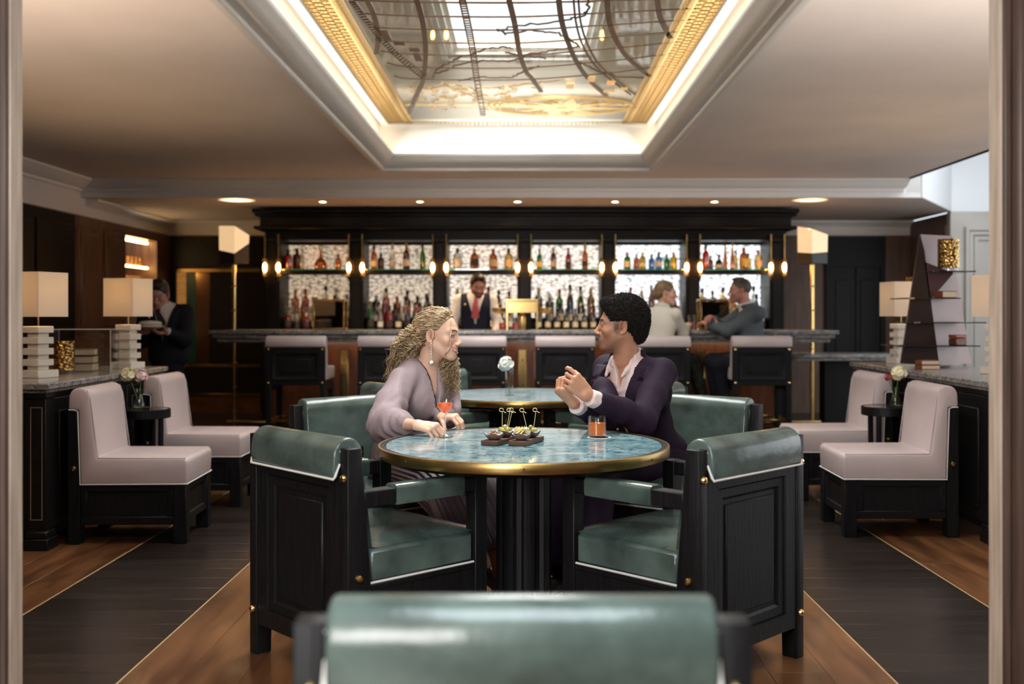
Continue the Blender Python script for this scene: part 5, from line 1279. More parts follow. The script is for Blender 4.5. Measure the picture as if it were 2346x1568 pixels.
# ---------------------------------------------------------------- woman in the mauve blouse
def woman():
    skin = (.66, .41, .30)
    J = dict(pelvis=A3(-.57, 5.02, .55), chest=A3(-.490, 4.895, .865), neck=A3(-.452, 4.885, 1.0), SR=A3(-.555, 4.775, .950), SL=A3(-.375, 5.0, .955), ER=A3(-.605, 4.56, .775), WR=A3(-.452, 4.335, .790), EL=A3(-.355, 4.965, .77), WL=A3(-.378, 4.70, .787), KR=A3(-.32, 4.60, .53), KL=A3(-.22, 4.70, .55), AR=A3(-.17, 4.47, .17), AL=A3(-.10, 4.52, .12))
    p = thing('person', 'woman with long curly blonde hair in a mauve blouse, smiling, hand on a cocktail glass', 'person', (-.57, 5.0, 0))
    off = A3(.57, -5.0, 0)
    hd = A3(-.398, 4.855, 1.157); R = basis((.955, -.24, -.10)); tl = math.radians(-4)
    hv, hf, hc, ed, teeth = head(hd, R, .97, .0020, skin, (.46, .13, .12), (.075, .042, .025), smile=1.0, female=True, nose=.94, neck=J['neck'])
    S = SDF((-.72, 4.70, .70), (-.25, 5.12, 1.06), .006); fT = A3(.66, -.75, 0); RT = basis(fT)
    S.ell(J['chest']+A3(0, 0, .015), (.150, .102, .155), RT, .04); S.cap(J['SR'], J['SL'], .045, .045, .04); S.cap(J['chest']+A3(0, 0, .08), J['neck']+A3(0, 0, .03), .07, .047, .04)
    bv, bf = S.mesh()
    h1 = hand(J['WR'], (.86, -.42, -.10), (.10, -.42, .90), -1, [(.75, .55, .25), (.85, .75, .35), (.95, .85, .4), (1.0, .9, .4)], (.1, .25, .2), .0024, skin, .98, fore=J['WR']+(J['ER']-J['WR'])*.45, thumb_d=A3(.9, -.05, -.35))
    h2 = hand(J['WL'], (.86, -.50, .06), (0, -.1, 1), 1, [(.85, .65, .3), (.8, .65, .3), (.8, .65, .3), (.75, .6, .3)], (.3, .3, .2), .0026, skin, .93, fore=J['WL']+(J['EL']-J['WL'])*.4)
    V, F, C = merge([(hv, hf, hc), (bv, bf, const(bv, skin)), h1, h2, under_body(J, skin)])
    nobj('body', V+off, F, SKIN, p, C)
    eye_objs_off(p, ed, R@A3(0, .98, .02), off)
    # blouse
    col = A3(.285, .225, .24)
    S = SDF((-.80, 4.36, .58), (-.16, 5.20, 1.08), .006)
    torso_shell(S, J, fT, (.160, .112), (.128, .098), .056, None, .05)
    S.ell((J['chest']+A3(.03, -.06, -.01)), (.09, .06, .075), RT, .06)
    fe = J['ER']+(J['WR']-J['ER'])*.55
    S.chain([J['SR'], (J['SR']+J['ER'])/2+A3(-.02, -.01, -.01), J['ER']+A3(0, .0, -.01), J['ER']+(J['WR']-J['ER'])*.3+A3(0, 0, -.008), fe], [.058, .070, .078, .070, .050], .03)
    S.cap(J['ER']+(J['WR']-J['ER'])*.50, fe+(fe-J['ER'])*.08, .046, .044, .01)
    fl = J['EL']+(J['WL']-J['EL'])*.6; S.chain([J['SL'], J['EL'], fl], [.054, .054, .045], .03)
    # stand collar
    for dz in (.0, .012, .024): cyl_ring(S, J['neck']+A3(0, 0, .0+dz), RT, .060-dz*.1, .0065, .62*PI, 2.38*PI, 16, .006, -.025)
    o = J['chest']
    def vcut(x, y, z, D):
        t = np.clip((z+.055)/(.22), 0, 1); w = .002+.036*t**1.15
        fold = .0035*np.sin(38*x+60*z+8*np.sin(20*y))*np.clip((.06-z)/.1, 0, 1)+.003*np.sin(70*(x+z*.5))
        D = D+fold
        return np.maximum(D, -np.maximum(np.maximum(np.maximum(np.abs(x+.006)-w, -y+.02), -.06-z), y-.17))
    planecut(S, o, RT, vcut)
    def hollow(X, Y, Z, D): return D
    bv, bf = S.mesh(); bv = relax(bv, bf, 2, .5)
    loc = (bv-o)@RT; t = np.clip((loc[:, 2]+.055)/.22, 0, 1); w = .002+.036*t**1.15
    edge = (np.abs(np.abs(loc[:, 0]+.006)-w) < .0085)*(loc[:, 1] > .03)*(loc[:, 2] > -.065)*(loc[:, 0] > .0)
    C = const(bv, col); C[edge > 0] = (.02, .016, .022)
    belt = (np.abs(loc[:, 2]+.20) < .016)*(np.linalg.norm(bv-J['ER'], axis=1) > .14); C[belt > 0] = col*.32
    nobj('blouse', bv+off, bf, cloth('mauve_silk', tuple(col), .48, .2, (16, .30), attr='Col'), p, C)
    # pleated skirt
    b = B(); rings = []; path = [(A3(-.575, 5.03, .70), .135, .105), (A3(-.58, 5.02, .62), .165, .14), (A3(-.56, 4.96, .53), .215, .125), (A3(-.45, 4.82, .515), .225, .115), (A3(-.33, 4.68, .50), .215, .120), (A3(-.25, 4.58, .44), .205, .125), (A3(-.19, 4.52, .34), .215, .13), (A3(-.15, 4.48, .235), .23, .14)]
    N = 168
    for i, (c, ra, rb) in enumerate(path):
        d = path[min(i+1, len(path)-1)][0]-path[max(i-1, 0)][0]; d = nrm(d); u = nrm(np.cross(d, A3(.66, -.75, .0)+A3(0, 0, .01) if i > 99 else A3(.75, .66, 0))); u = nrm(np.cross(A3(.66, -.75, 0), A3(0, 0, 1)))
        v = np.cross(d, u); rg = []
        for kx in range(N):
            a = 2*PI*kx/N; m_ = 1+(.040 if kx % 4 < 2 else -.03)*(.35+.65*i/7); rg.append(tuple(c+off+(u*ra*math.cos(a)+v*rb*math.sin(a))*m_))
        rings.append(rg)
    b.loft(rings); obj('pleated_skirt', b, mat('pleated_satin', (.10, .07, .082), .38, var=(3, .3)), p, ang=70)
    for s in 'RL':
        a = J['A'+s]; b = B(); S = SDF(a-A3(.15, .2, .2), a+A3(.2, .15, .1), .007); S.cap(a+A3(-.02, .02, -.02), a+A3(.07, -.10, -.075), .036, .024, .02); S.cap(a+A3(-.03, .03, -.02), a+A3(-.035, .035, -.11), .018, .008, .01)
        sv_, sf_ = S.mesh(); nobj('shoe', sv_+off, sf_, mat('brown_leather', (.10, .05, .03), .3), p)
    # earring
    e0 = hd+R@(A3(.083, -.006, -.036)*.97)+off; b = B()
    for i in range(11): b.sphere(tuple(e0-A3(0, 0, .006+i*.0072)), .0031, 8, 6)
    b.sphere(tuple(e0-A3(0, 0, .094)), .0125, 14, 10); obj('earring', b, mat('crystal', (.85, .85, .85), .15, .9, bump=(300, .8)), p)
    # hair
    M_h = mat('blonde_hair', (.4, .28, .15), .5, attr='Col', spec=.35)
    S = SDF((-.11, -.15, -.15), (.11, .10, .16), .0035)
    S.ell((0, -.022, .038), (.080, .102, .093), k=.02); S.ell((0, -.075, .0), (.062, .045, .07), k=.03)
    S.fn(lambda X, Y, Z, D: np.maximum(np.maximum(D, Y-(-.004+.62*Z)), -np.maximum(np.maximum(Y-.05, -.032-Y), Z-.024))+.002*np.sin(90*Z+25*np.sin(40*X)+30*Y))
    hv, hf = S.mesh(); W_ = (hv*.97)@R.T+hd+off
    nobj('hair', W_, hf, M_h, p, const(hv, (.13, .078, .040)))
    r = np.random.RandomState(5); cur = []; cl = []
    def shade(): 
        t = r.rand()**1.2; c = A3(.115, .062, .028)*(1-t)+A3(.74, .56, .33)*t; return c*r.uniform(.8, 1.15)
    def spline(P, n): 
        P = [np.array(q_, float) for q_ in P]; P = [2*P[0]-P[1]]+P+[2*P[-1]-P[-2]]; out = []
        for i in range(1, len(P)-2):
            for t in np.linspace(0, 1, n, endpoint=False): out.append(.5*((2*P[i])+(-P[i-1]+P[i+1])*t+(2*P[i-1]-5*P[i]+4*P[i+1]-P[i+2])*t*t+(-P[i-1]+3*P[i]-3*P[i+1]+P[i+2])*t**3))
        out.append(P[-2]); return np.array(out)
    def curl(P, n, amp, turns, ph0=None):
        C_ = spline(P, n); k = len(C_); T = np.gradient(C_, axis=0); T /= np.linalg.norm(T, axis=1)[:, None]; u = np.cross(T, A3(.2, .9, .3)); u /= np.linalg.norm(u, axis=1)[:, None]; w = np.cross(T, u)
        t = np.linspace(0, 1, k); ph = t*turns*2*PI+(r.uniform(0, 6.3) if ph0 is None else ph0); a = amp*np.clip(t*3.5, .15, 1)
        return C_+u*(np.cos(ph)*a)[:, None]+w*(np.sin(ph)*a)[:, None]
    def L2W(q_): return hd+R@(np.array(q_)*.97)
    # waves swept back from the hairline over the crown, laid on the scalp
    EC, ER_ = A3(0, -.022, .038), A3(.080, .102, .093)
    def scalp(q_, e): d = (q_-EC)/ER_; return EC+ER_*d/np.linalg.norm(d)*e
    for i in range(1000):
        u = r.uniform(-1, 1); sg = 1 if u > 0 else -1; a_ = abs(u)**.8*1.52; e = 1.005+.075*r.rand()**1.5
        zl = .024+.082*math.cos(a_)+r.uniform(-.004, .004); p0 = A3(.080*math.sin(a_)*sg, .010+.62*zl-.006, zl)
        if r.rand() < .45: p0 = p0+A3(0, -r.uniform(.01, .09), 0)
        pe = A3(sg*(.015+.055*r.rand()), -.118, -.015+.05*r.rand()-.02*abs(u)); q1 = p0*.66+pe*.34+A3(0, 0, .012); q2 = p0*.33+pe*.67
        P = [L2W(scalp(p0, 1.0)), L2W(scalp(q1, e)), L2W(scalp(q2, e*1.02)), L2W(scalp(pe, e*1.03)), L2W(scalp(pe, 1.05)+A3(0, -.01, -.035))]
        cur.append(curl(P, 10, r.uniform(.002, .0055), r.uniform(2.2, 4.0))+off); cl.append(shade())
    # long curls falling down her back
    for i in range(640):
        s_ = L2W(A3(r.uniform(-.07, .078), r.uniform(-.115, -.035), r.uniform(-.06, .05)))
        ex = r.uniform(-.665, -.50); ez = r.uniform(.80, .98); en = A3(ex, r.uniform(4.88, 5.0), ez)
        mid = (s_*.45+en*.55)+A3(r.uniform(-.055, .0), r.uniform(-.03, .03), .045+r.uniform(-.02, .02))
        cur.append(curl([s_, (s_*.7+mid*.3)+A3(-.02, 0, .01), mid, en], 22, r.uniform(.005, .013), r.uniform(4, 7.5))+off); cl.append(shade())
    # curls falling forward over the far shoulder
    for i in range(300):
        s_ = L2W(A3(r.uniform(-.085, -.05), r.uniform(-.06, .01), r.uniform(-.06, .01)))
        en = A3(r.uniform(-.385, -.300), r.uniform(4.83, 4.92), r.uniform(.865, .98)); mid = s_*.5+en*.5+A3(r.uniform(-.01, .03), r.uniform(-.02, .02), .02)
        cur.append(curl([s_, mid, en], 30, r.uniform(.006, .013), r.uniform(5, 8))+off); cl.append(shade())
    # loose face-framing lock
    for i in range(10):
        s_ = L2W(A3(.040+.01*r.rand(), .068, .075)); en = L2W(A3(.062, .056+.008*r.rand(), -.10)); cur.append(curl([s_, L2W(A3(.066, .080, .02)), L2W(A3(.062, .078, -.045)), en], 10, .0045, 2.5, 1.0+.15*i)+off); cl.append(A3(.62, .48, .30))
    o_ = strands('curls', cur, M_h, p, .0017, 3, cl); o_['kind'] = 'stuff'
    return p
def eye_objs_off(p, ed, g, off): eye_objs(p, [(c+off, r_) for c, r_ in ed], g)

# ---------------------------------------------------------------- man in the plum suit
def man():
    skin = (.43, .215, .132)
    J = dict(pelvis=A3(.61, 5.09, .56), chest=A3(.535, 4.985, .86), neck=A3(.490, 4.975, 1.035), SR=A3(.41, 5.10, .985), SL=A3(.645, 4.845, .980), ER=A3(.37, 4.72, .785), WR=A3(.222, 4.455, .862), EL=A3(.520, 4.555, .790), WL=A3(.272, 4.365, .905), KR=A3(.20, 4.78, .56), KL=A3(.34, 4.62, .56), AR=A3(.16, 4.66, .09), AL=A3(.30, 4.48, .09))
    p = thing('person', 'man with short black curly hair in a plum suit, gesturing over the table', 'person', (.61, 5.05, 0)); off = A3(-.61, -5.05, 0)
    hd = A3(.458, 4.95, 1.198); R = basis((-.985, .10, -.01))
    hv, hf, hc, ed, _ = head(hd, R, 1.0, .0026, skin, (.30, .115, .095), (.018, .012, .010), smile=.15, stubble=.45, nose=1.0, neck=J['neck'], sideburn=True)
    fT = A3(-.74, -.67, 0); RT = basis(fT)
    S = SDF((.25, 4.78, .80), (.80, 5.25, 1.10), .006); S.ell(J['chest']+A3(0, 0, .02), (.165, .10, .165), RT, .04); S.cap(J['chest']+A3(0, 0, .1), J['neck']+A3(0, 0, .05), .07, .057, .04); bv, bf = S.mesh()
    h1 = hand(J['WL'], (-.62, -.10, .62), (.18, -.95, .10), 1, [(.55, .75, .35), (.95, 1.15, .6), (1.05, 1.2, .7), (1.1, 1.2, .7)], (.3, .35, .2), .0024, skin, 1.06, fore=J['WL']+(J['EL']-J['WL'])*.3, thumb_d=A3(-.45, .30, .80))
    h2 = hand(J['WR'], (-.58, -.12, .62), (-.62, -.45, -.52), -1, [(.95, 1.0, .5), (1.0, 1.1, .5), (1.05, 1.1, .5), (1.1, 1.1, .5)], (.3, .4, .2), .0024, skin, 1.06, fore=J['WR']+(J['ER']-J['WR'])*.3, thumb_d=A3(-.1, .15, .95))
    V, F, C = merge([(hv, hf, hc), (bv, bf, const(bv, skin)), h1, h2, under_body(J, skin)])
    nobj('body', V+off, F, SKIN, p, C); eye_objs_off(p, ed, R@A3(0, .98, -.22), off)
    o = J['chest']
    # shirt
    S = SDF((.12, 4.33, .60), (.85, 5.30, 1.14), .0048); torso_shell(S, J, fT, (.178, .118), (.150, .112), .05, None, .05)
    for dz in (.0, .012, .024): cyl_ring(S, J['neck']+A3(.0, .0, .002+dz), RT, .072-dz*.15, .006, .60*PI, 2.40*PI, 16, .007, -.030)
    for sx in (-1, 1): S.chain([J['neck']+RT@A3(sx*.062, .030, -.005), J['neck']+RT@A3(sx*.060, .062, -.045), J['neck']+RT@A3(sx*.052, .085, -.075)], [.011, .012, .007], .010)
    for s in 'RL': S.cap(J['W'+s]+(J['E'+s]-J['W'+s])*-.06, J['W'+s]+(J['E'+s]-J['W'+s])*.34, .036, .043, .008)
    def vc(x, y, z, D):
        t = np.clip((z-.03)/.13, 0, 1); w = .001+.040*t; D = D+.0012*np.sin(55*x+40*z+10*np.sin(15*z))
        return np.maximum(D, -np.maximum(np.maximum(np.maximum(np.abs(x)-w, -y+.02), .03-z), y-.17))
    def cuffcut(X, Y, Z, D):
        for s in 'RL':
            w_, a_ = J['W'+s], nrm(J['E'+s]-J['W'+s]); px_, py_, pz_ = X-w_[0], Y-w_[1], Z-w_[2]; near = (px_**2+py_**2+pz_**2) < .075**2
            D = np.where(near, np.maximum(D, .004-(px_*a_[0]+py_*a_[1]+pz_*a_[2])), D)
        return D
    S.fn(cuffcut)
    planecut(S, o, RT, vc); bv, bf = S.mesh(); bv = relax(bv, bf, 1, .5)
    nobj('shirt', bv+off, bf, cloth('pale_pink_cotton', (.62, .49, .475), .75, .2, (30, .15)), p)
    b = B()
    for z in (.0, -.075, -.15): q_ = o+RT@A3(-.004, .128, z)+off; b.sphere(tuple(q_), .006, 10, 6)
    obj('buttons', b, M_white, p)
    # jacket
    S = SDF((.15, 4.28, .44), (.95, 5.40, 1.12), .005); torso_shell(S, J, fT, (.200, .134), (.172, .130), .066, (.205, .165), .05)
    for s in 'RL':
        e, w_, sh = J['E'+s], J['W'+s], J['S'+s]; fe = e+(w_-e)*.80
        S.chain([sh, (sh+e)/2, e+A3(0, 0, -.004), e+(w_-e)*.4, fe], [.066, .064, .062, .055, .046], .025)
    cyl_ring(S, J['neck']+A3(0, 0, .030), RT, .080, .009, .95*PI, 2.05*PI, 16, .01, -.02); cyl_ring(S, J['neck']+A3(0, 0, .012), RT, .084, .011, .95*PI, 2.05*PI, 16, .01, -.015); cyl_ring(S, J['neck']+A3(0, 0, -.012), RT, .090, .014, .85*PI, 2.15*PI, 16, .015, -.02)
    EL, SL, ER = J['EL'], J['SL'], J['ER']
    def jc(x, y, z, D):
        zz = np.clip((z+.20)/.32, 0, 1); w = .004+.078*zz
        lw = .030+.055*np.clip((z+.20)/.22, 0, 1)
        notch = (z > .078) & (z < .090) & (np.abs(x) > w+.035)
        m = (np.abs(x) < w+lw) & (y > .0) & (y < .165) & (z > -.20) & (z < .150) & ~notch
        D = D-.0075*m
        D = D+.003*np.sin(26*z+14*x)*np.clip((-z)/.15, 0, 1)
        return np.maximum(D, -np.maximum(np.maximum(np.maximum(np.abs(x)-w, -y+.01), -.20-z), y-.165))
    planecut(S, o, RT, jc)
    def crease(X, Y, Z, D):
        for e, ax_ in ((EL, nrm(SL-EL)), (ER, nrm(J['SR']-ER))):
            dd = np.sqrt((X-e[0])**2+(Y-e[1])**2+(Z-e[2])**2); pr = (X-e[0])*ax_[0]+(Y-e[1])*ax_[1]+(Z-e[2])*ax_[2]
            D = D+.0055*np.sin(pr*75+(X-Z)*30)*np.exp(-(dd/.10)**2)
        dd = np.sqrt((X-SL[0])**2+(Y-SL[1])**2+(Z-SL[2]+.08)**2)
        return D+.004*np.sin((Z*.7+X)*70)*np.exp(-(dd/.10)**2)
    S.fn(crease); bv, bf = S.mesh(); bv = relax(bv, bf, 1, .4)
    nobj('jacket', bv+off, bf, cloth('plum_wool', (.018, .0098, .0215), .72, .12, (14, .25)), p)
    # trousers
    S = SDF((.02, 4.35, .05), (.95, 5.35, .75), .009)
    for s in 'RL':
        hp = J['pelvis']+(A3(-.09, .06, -.02) if s == 'R' else A3(.06, -.09, -.02)); S.cap(J['pelvis'], hp, .13, .12, .05); S.chain([hp, J['K'+s], J['A'+s]+A3(0, 0, .04)], [.10, .078, .062], .03)
    bv, bf = S.mesh(); nobj('trousers', bv+off, bf, cloth('plum_wool', (.018, .0098, .0215)), p)
    for s in 'RL':
        a = J['A'+s]; S = SDF(a-A3(.2, .3, .15), a+A3(.15, .15, .1), .007); S.cap(a+A3(.01, .03, -.045), a+A3(-.08, -.16, -.055), .042, .034, .02); sv_, sf_ = S.mesh(); nobj('shoe', sv_+off, sf_, mat('black_leather', (.012, .011, .011), .25), p)
    # hair: close mass of tight curls
    S = SDF((-.12, -.17, -.13), (.12, .12, .19), .0032)
    S.ell((0, -.024, .052), (.093, .116, .100), k=.02); S.ell((0, -.085, .0), (.072, .050, .085), k=.03); S.ell((0, .055, .098), (.062, .035, .032), k=.03)
    def cut(X, Y, Z, D):
        D = np.maximum(D, Y-(.052+.62*(Z-.045)))
        D = np.maximum(D, -np.maximum(np.maximum(Y-.10, -.040-Y), Z-.026)*1.0)
        return D+.0030*np.sin(310*X+40*Z)*np.sin(330*Y+1)*np.sin(300*Z)
    S.fn(cut); hv, hf = S.mesh(); M_bh = mat('black_hair', (.012, .0095, .0085), .75, attr='Col', spec=.2)
    nobj('hair', hv@R.T+hd+off, hf, M_bh, p, const(hv, (.0085, .0065, .006)))
    r = np.random.RandomState(9); idx = r.choice(len(hv), 5200); cur = []; cl = []
    for i in idx:
        c = hv[i]; t = np.linspace(0, r.uniform(5, 9), 9); u = nrm(r.normal(size=3)); v = nrm(np.cross(u, r.normal(size=3))); nn = nrm(c-A3(0, -.02, .03)); rr = r.uniform(.0022, .0042)
        P = c+nn*(.001+np.linspace(0, .006, 9))[:, None]+(u*np.cos(t)[:, None]+v*np.sin(t)[:, None])*rr
        if P[:, 1].max() > .055+.62*(P[:, 2].max()-.045)+.006: continue
        cur.append(P@R.T+hd+off); cl.append(A3(.013, .010, .0088)*r.uniform(.4, 2.0))
    o_ = strands('curls', cur, M_bh, p, .0011, 3, cl); o_['kind'] = 'stuff'
    return p
woman(); man()
# ---------------------------------------------------------------- people in the background
def figure(label, base, J, hd, f_head, skin, hair, shirt, jacket=None, trousers=(.012, .012, .016), fT=None, hs=.97, smile=.3, stubble=0, female=False, hair_kind='short', hands=True, vneck=True, sleeves=None, tie=None, brow=(.03, .02, .015), jk_name='jacket', legs=True, vest=False):
    p = thing('person', label, 'person', tuple(base)); off = -A3(*base); R = basis(f_head); h = .005
    hv, hf, hc, ed, _ = head(hd, R, hs, .0045, skin, A3(*skin)*A3(.85, .55, .55), brow, smile, stubble, 1.0, female, J['neck'])
    fT = fT if fT is not None else A3(f_head[0], f_head[1], 0); RT = basis(fT); parts = [(hv, hf, hc), under_body(J, skin, .014, legs)]
    for s in 'RL':
        if hands: 
            fd = J['H'+s] if ('H'+s) in J else nrm(J['W'+s]-J['E'+s]); parts.append(hand(J['W'+s], fd, J.get('N'+s, (0, 0, 1)), -1 if s == 'R' else 1, [(.6, .6, .3)]*4, (.2, .3, .2), .0045, skin, 1.0, fore=J['W'+s]+(J['E'+s]-J['W'+s])*.3))
    V, F, C = merge(parts); nobj('body', V+off, F, SKIN, p, C); eye_objs_off(p, ed, R@A3(0, .98, -.1), off)
    A = np.array([J[k] for k in ('pelvis', 'chest', 'neck', 'SR', 'SL', 'ER', 'EL', 'WR', 'WL')]); lo, hi = A.min(0)-.2, A.max(0)+.2
    o = J['chest']
    def arms(S, r0, r1, r2, fr):
        for s in 'RL': e, w_, sh = J['E'+s], J['W'+s], J['S'+s]; S.chain([sh, e, e+(w_-e)*fr], [r0, r1, r2], .03)
    S = SDF(lo, hi, .009); torso_shell(S, J, fT, (.172, .116), (.146, .108), .056, (.15, .12), .05); arms(S, .056, .052, .040, .93)
    for dz in (0, .014, .028): cyl_ring(S, J['neck']+A3(0, 0, dz), RT, .070, .007, 0, 2*PI, 18, .008, -.02)
    v, f_ = S.mesh(); nobj('blouse' if female else 'shirt', relax(v, f_, 1)+off, f_, cloth('fabric_%d' % len(MATS), shirt, .7, .2, (14, .3)), p)
    if tie:
        b = B(); pts = [J['neck']+RT@A3(0, .080, -.005), J['neck']+RT@A3(0, .100, -.05), o+RT@A3(0, .142, .03), o+RT@A3(0, .142, -.08)]
        rings = [[tuple(q_+off+RT@A3(sx*w_, dy, 0)) for sx, dy in ((-1, 0), (1, 0), (1, -.012), (-1, -.012))] for q_, w_ in zip(pts, (.016, .020, .032, .04))]
        b.loft(rings); obj('tie', b, mat('tie_%d' % len(MATS), tie, .6), p)
    if jacket:
        S = SDF(lo, hi, .008); torso_shell(S, J, fT, (.190, .130), (.166, .124), .064, (.172, .14), .05)
        if not vest:
            arms(S, .066, .062, .048, .86); cyl_ring(S, J['neck']+A3(0, 0, 0), RT, .085, .014, .9*PI, 2.1*PI, 16, .015, -.015)
        def jc(x, y, z, D):
            zz = np.clip((z+.15)/.30, 0, 1); w = .002+.085*zz
            if not vest: D = D-.006*((np.abs(x) < w+.05) & (y > 0) & (z > -.15) & (z < .13))
            D = np.maximum(D, -np.maximum(np.maximum(np.maximum(np.abs(x)-w, -y+.01), -.15-z), y-.17))
            if vest: D = np.maximum(D, np.maximum(np.abs(x)-.165, z-.13) if False else np.abs(x)-.158)
            return D
        planecut(S, o, RT, jc); v, f_ = S.mesh(); nobj(jk_name, relax(v, f_, 1)+off, f_, cloth('fabric_%d' % len(MATS), jacket, .75, .2, (20, .2)), p)
        q_ = o+RT@A3(.105, .135, .06)+off; b = B(); b.sphere(tuple(q_), (.012, .012, .012), 10, 8)
        if tie: obj('lapel_pin', b, M_gold, p)
    if legs:
        A = np.array([J[k] for k in ('pelvis', 'KR', 'KL', 'AR', 'AL')]); S = SDF(A.min(0)-.18, A.max(0)+.18, .011)
        for s in 'RL':
            S.cap(J['pelvis'], (J['pelvis']*.85+J['K'+s]*.15), .13, .11, .05); S.chain([J['pelvis']*.85+J['K'+s]*.15, J['K'+s], J['K'+s]+(J['A'+s]-J['K'+s])*.9], [.10, .076, .06], .04)
        v, f_ = S.mesh(); nobj('skirt' if female else 'trousers', v+off, f_, cloth('fabric_%d' % len(MATS), trousers, .8, .1, (20, .2), var=(30, .9) if female else None), p)
        for s in 'RL':
            a = J['A'+s]; fd = nrm(A3(fT[0], fT[1], 0)); S = SDF(a-A3(.3, .3, .16), a+A3(.3, .3, .1), .009); S.cap(a-fd*.03+A3(0, 0, -.045), a+fd*.15+A3(0, 0, -.055), .04, .034, .02); v, f_ = S.mesh(); nobj('shoe', v+off, f_, M_white if female else mat('black_leather', (.012, .011, .011), .25), p)
    # hair
    S = SDF((-.12, -.17, -.13), (.12, .12, .19), .006); e = {'short': .012, 'fade': .003, 'bun': .010, 'quiff': .014}[hair_kind]
    S.ell((0, -.020, .036), (.073+e, .097+e, .089+e), k=.02)
    if hair_kind == 'quiff': S.ell((0, .035, .115), (.055, .05, .03), k=.03)
    if hair_kind == 'fade': S.ell((0, .01, .118), (.05, .06, .018), k=.02)
    if hair_kind == 'bun': S.ell((0, -.115, -.02), (.045, .045, .05), k=.02)
    if hair_kind != 'fade': S.ell((0, -.075, -.01), (.062, .04, .06), k=.03)
    S.fn(lambda X, Y, Z, D: np.maximum(np.maximum(D, Y-(.055+.6*(Z-.05))), -np.maximum(np.maximum(Y-.06, -.036-Y), Z-.022))+.002*np.sin(80*Y+40*Z)*np.sin(100*X))
    v, f_ = S.mesh(); nobj('hair', (v*hs)@R.T+hd+off, f_, mat('hair_%d' % len(MATS), hair, .5, var=(60, .5, (1, .2, 1))), p)
    return p
# bartender
x0, y0 = -.515, 10.98
J = dict(pelvis=A3(x0, y0, .98), chest=A3(x0+.005, y0-.02, 1.30), neck=A3(x0+.01, y0-.03, 1.455), SR=A3(x0-.165, y0, 1.41), SL=A3(x0+.175, y0-.01, 1.41), ER=A3(x0-.235, y0-.06, 1.15), EL=A3(x0+.245, y0-.06, 1.15), WR=A3(x0-.19, y0-.20, 1.02), WL=A3(x0+.20, y0-.20, 1.02), KR=A3(x0-.1, y0, .52), KL=A3(x0+.1, y0, .52), AR=A3(x0-.1, y0, .09), AL=A3(x0+.1, y0, .09))
figure('bartender with dark beard in a navy waistcoat, white shirt and red tie behind the bar', (x0, y0, 0), J, A3(x0+.035, y0-.07, 1.555), (.18, -.93, -.34), (.40, .16, .10), (.014, .009, .008), (.62, .52, .45), (.014, .014, .024), fT=A3(.03, -1, 0), stubble=1.0, hair_kind='quiff', tie=(.35, .035, .035), jk_name='waistcoat', vest=True)
# waiter
x0, y0 = -3.14, 9.0
J = dict(pelvis=A3(x0+.05, y0+.02, .86), chest=A3(x0+.04, y0, 1.17), neck=A3(x0, y0-.02, 1.325), SR=A3(x0-.13, y0-.02, 1.27), SL=A3(x0+.20, y0, 1.275), ER=A3(x0-.17, y0-.06, 1.02), EL=A3(x0+.22, y0-.08, 1.03), WR=A3(x0-.08, y0-.27, 1.115), WL=A3(x0+.14, y0-.26, 1.11), KR=A3(x0-.05, y0, .47), KL=A3(x0+.14, y0, .47), AR=A3(x0-.05, y0, .09), AL=A3(x0+.14, y0, .09),
         HR=A3(.6, -.5, -.1), HL=A3(-.5, -.55, -.1), NR=A3(0, .1, -1), NL=A3(0, .1, -1))
figure('young waiter in a dark suit and tie looking down at the dish he carries', (x0, y0, 0), J, A3(x0-.005, y0-.065, 1.425), (.05, -.90, -.42), (.42, .22, .17), (.020, .012, .010), (.62, .58, .56), (.011, .011, .016), fT=A3(.02, -1, 0), hair_kind='quiff', tie=(.012, .011, .014))
t = thing('serving_dish', 'white covered dish on a plate carried by the waiter', 'dish', (x0+.03, y0-.36, 1.138))
b = B(); b.lathe([(0, 0), (.07, 0), (.112, .012), (.118, .018), (.10, .018), (0, .010)], 30); obj('plate', b, M_white, t)
b = B(); b.lathe([(.082, .012), (.09, .02), (.09, .045), (.082, .055), (.055, .062), (0, .066)], 30); obj('cover', b, mat('ivory_cover', (.72, .68, .60), .5), t)
b = B(); b.lathe([(.0905, .026), (.0925, .030), (.0925, .036), (.0905, .04)], 30); obj('band', b, mat('taupe_band', (.35, .28, .22), .6), t)
# woman in cream blouse on the fifth stool
x0, y0 = 1.29, 9.86
J = dict(pelvis=A3(x0, y0, .83), chest=A3(x0+.0, y0+.02, 1.14), neck=A3(x0+.03, y0+.03, 1.315), SR=A3(x0+.14, y0-.06, 1.255), SL=A3(x0-.13, y0+.12, 1.255), ER=A3(x0+.235, y0+.06, 1.08), EL=A3(x0-.05, y0+.34, 1.13), WR=A3(x0+.30, y0+.25, 1.135), WL=A3(x0+.15, y0+.38, 1.135), KR=A3(x0+.32, y0+.08, .80), KL=A3(x0+.25, y0+.25, .72), AR=A3(x0+.40, y0-.05, .50), AL=A3(x0+.25, y0+.2, .32))
figure('blonde woman with pinned-up hair in a cream blouse sitting on a bar stool', (x0, y0, .0), J, A3(x0+.065, y0+.02, 1.455), (.93, -.05, -.05), (.60, .33, .24), (.22, .13, .06), (.58, .53, .44), None, trousers=(.022, .024, .020), fT=A3(.50, .86, 0), smile=1, female=True, hair_kind='bun', hs=.93)
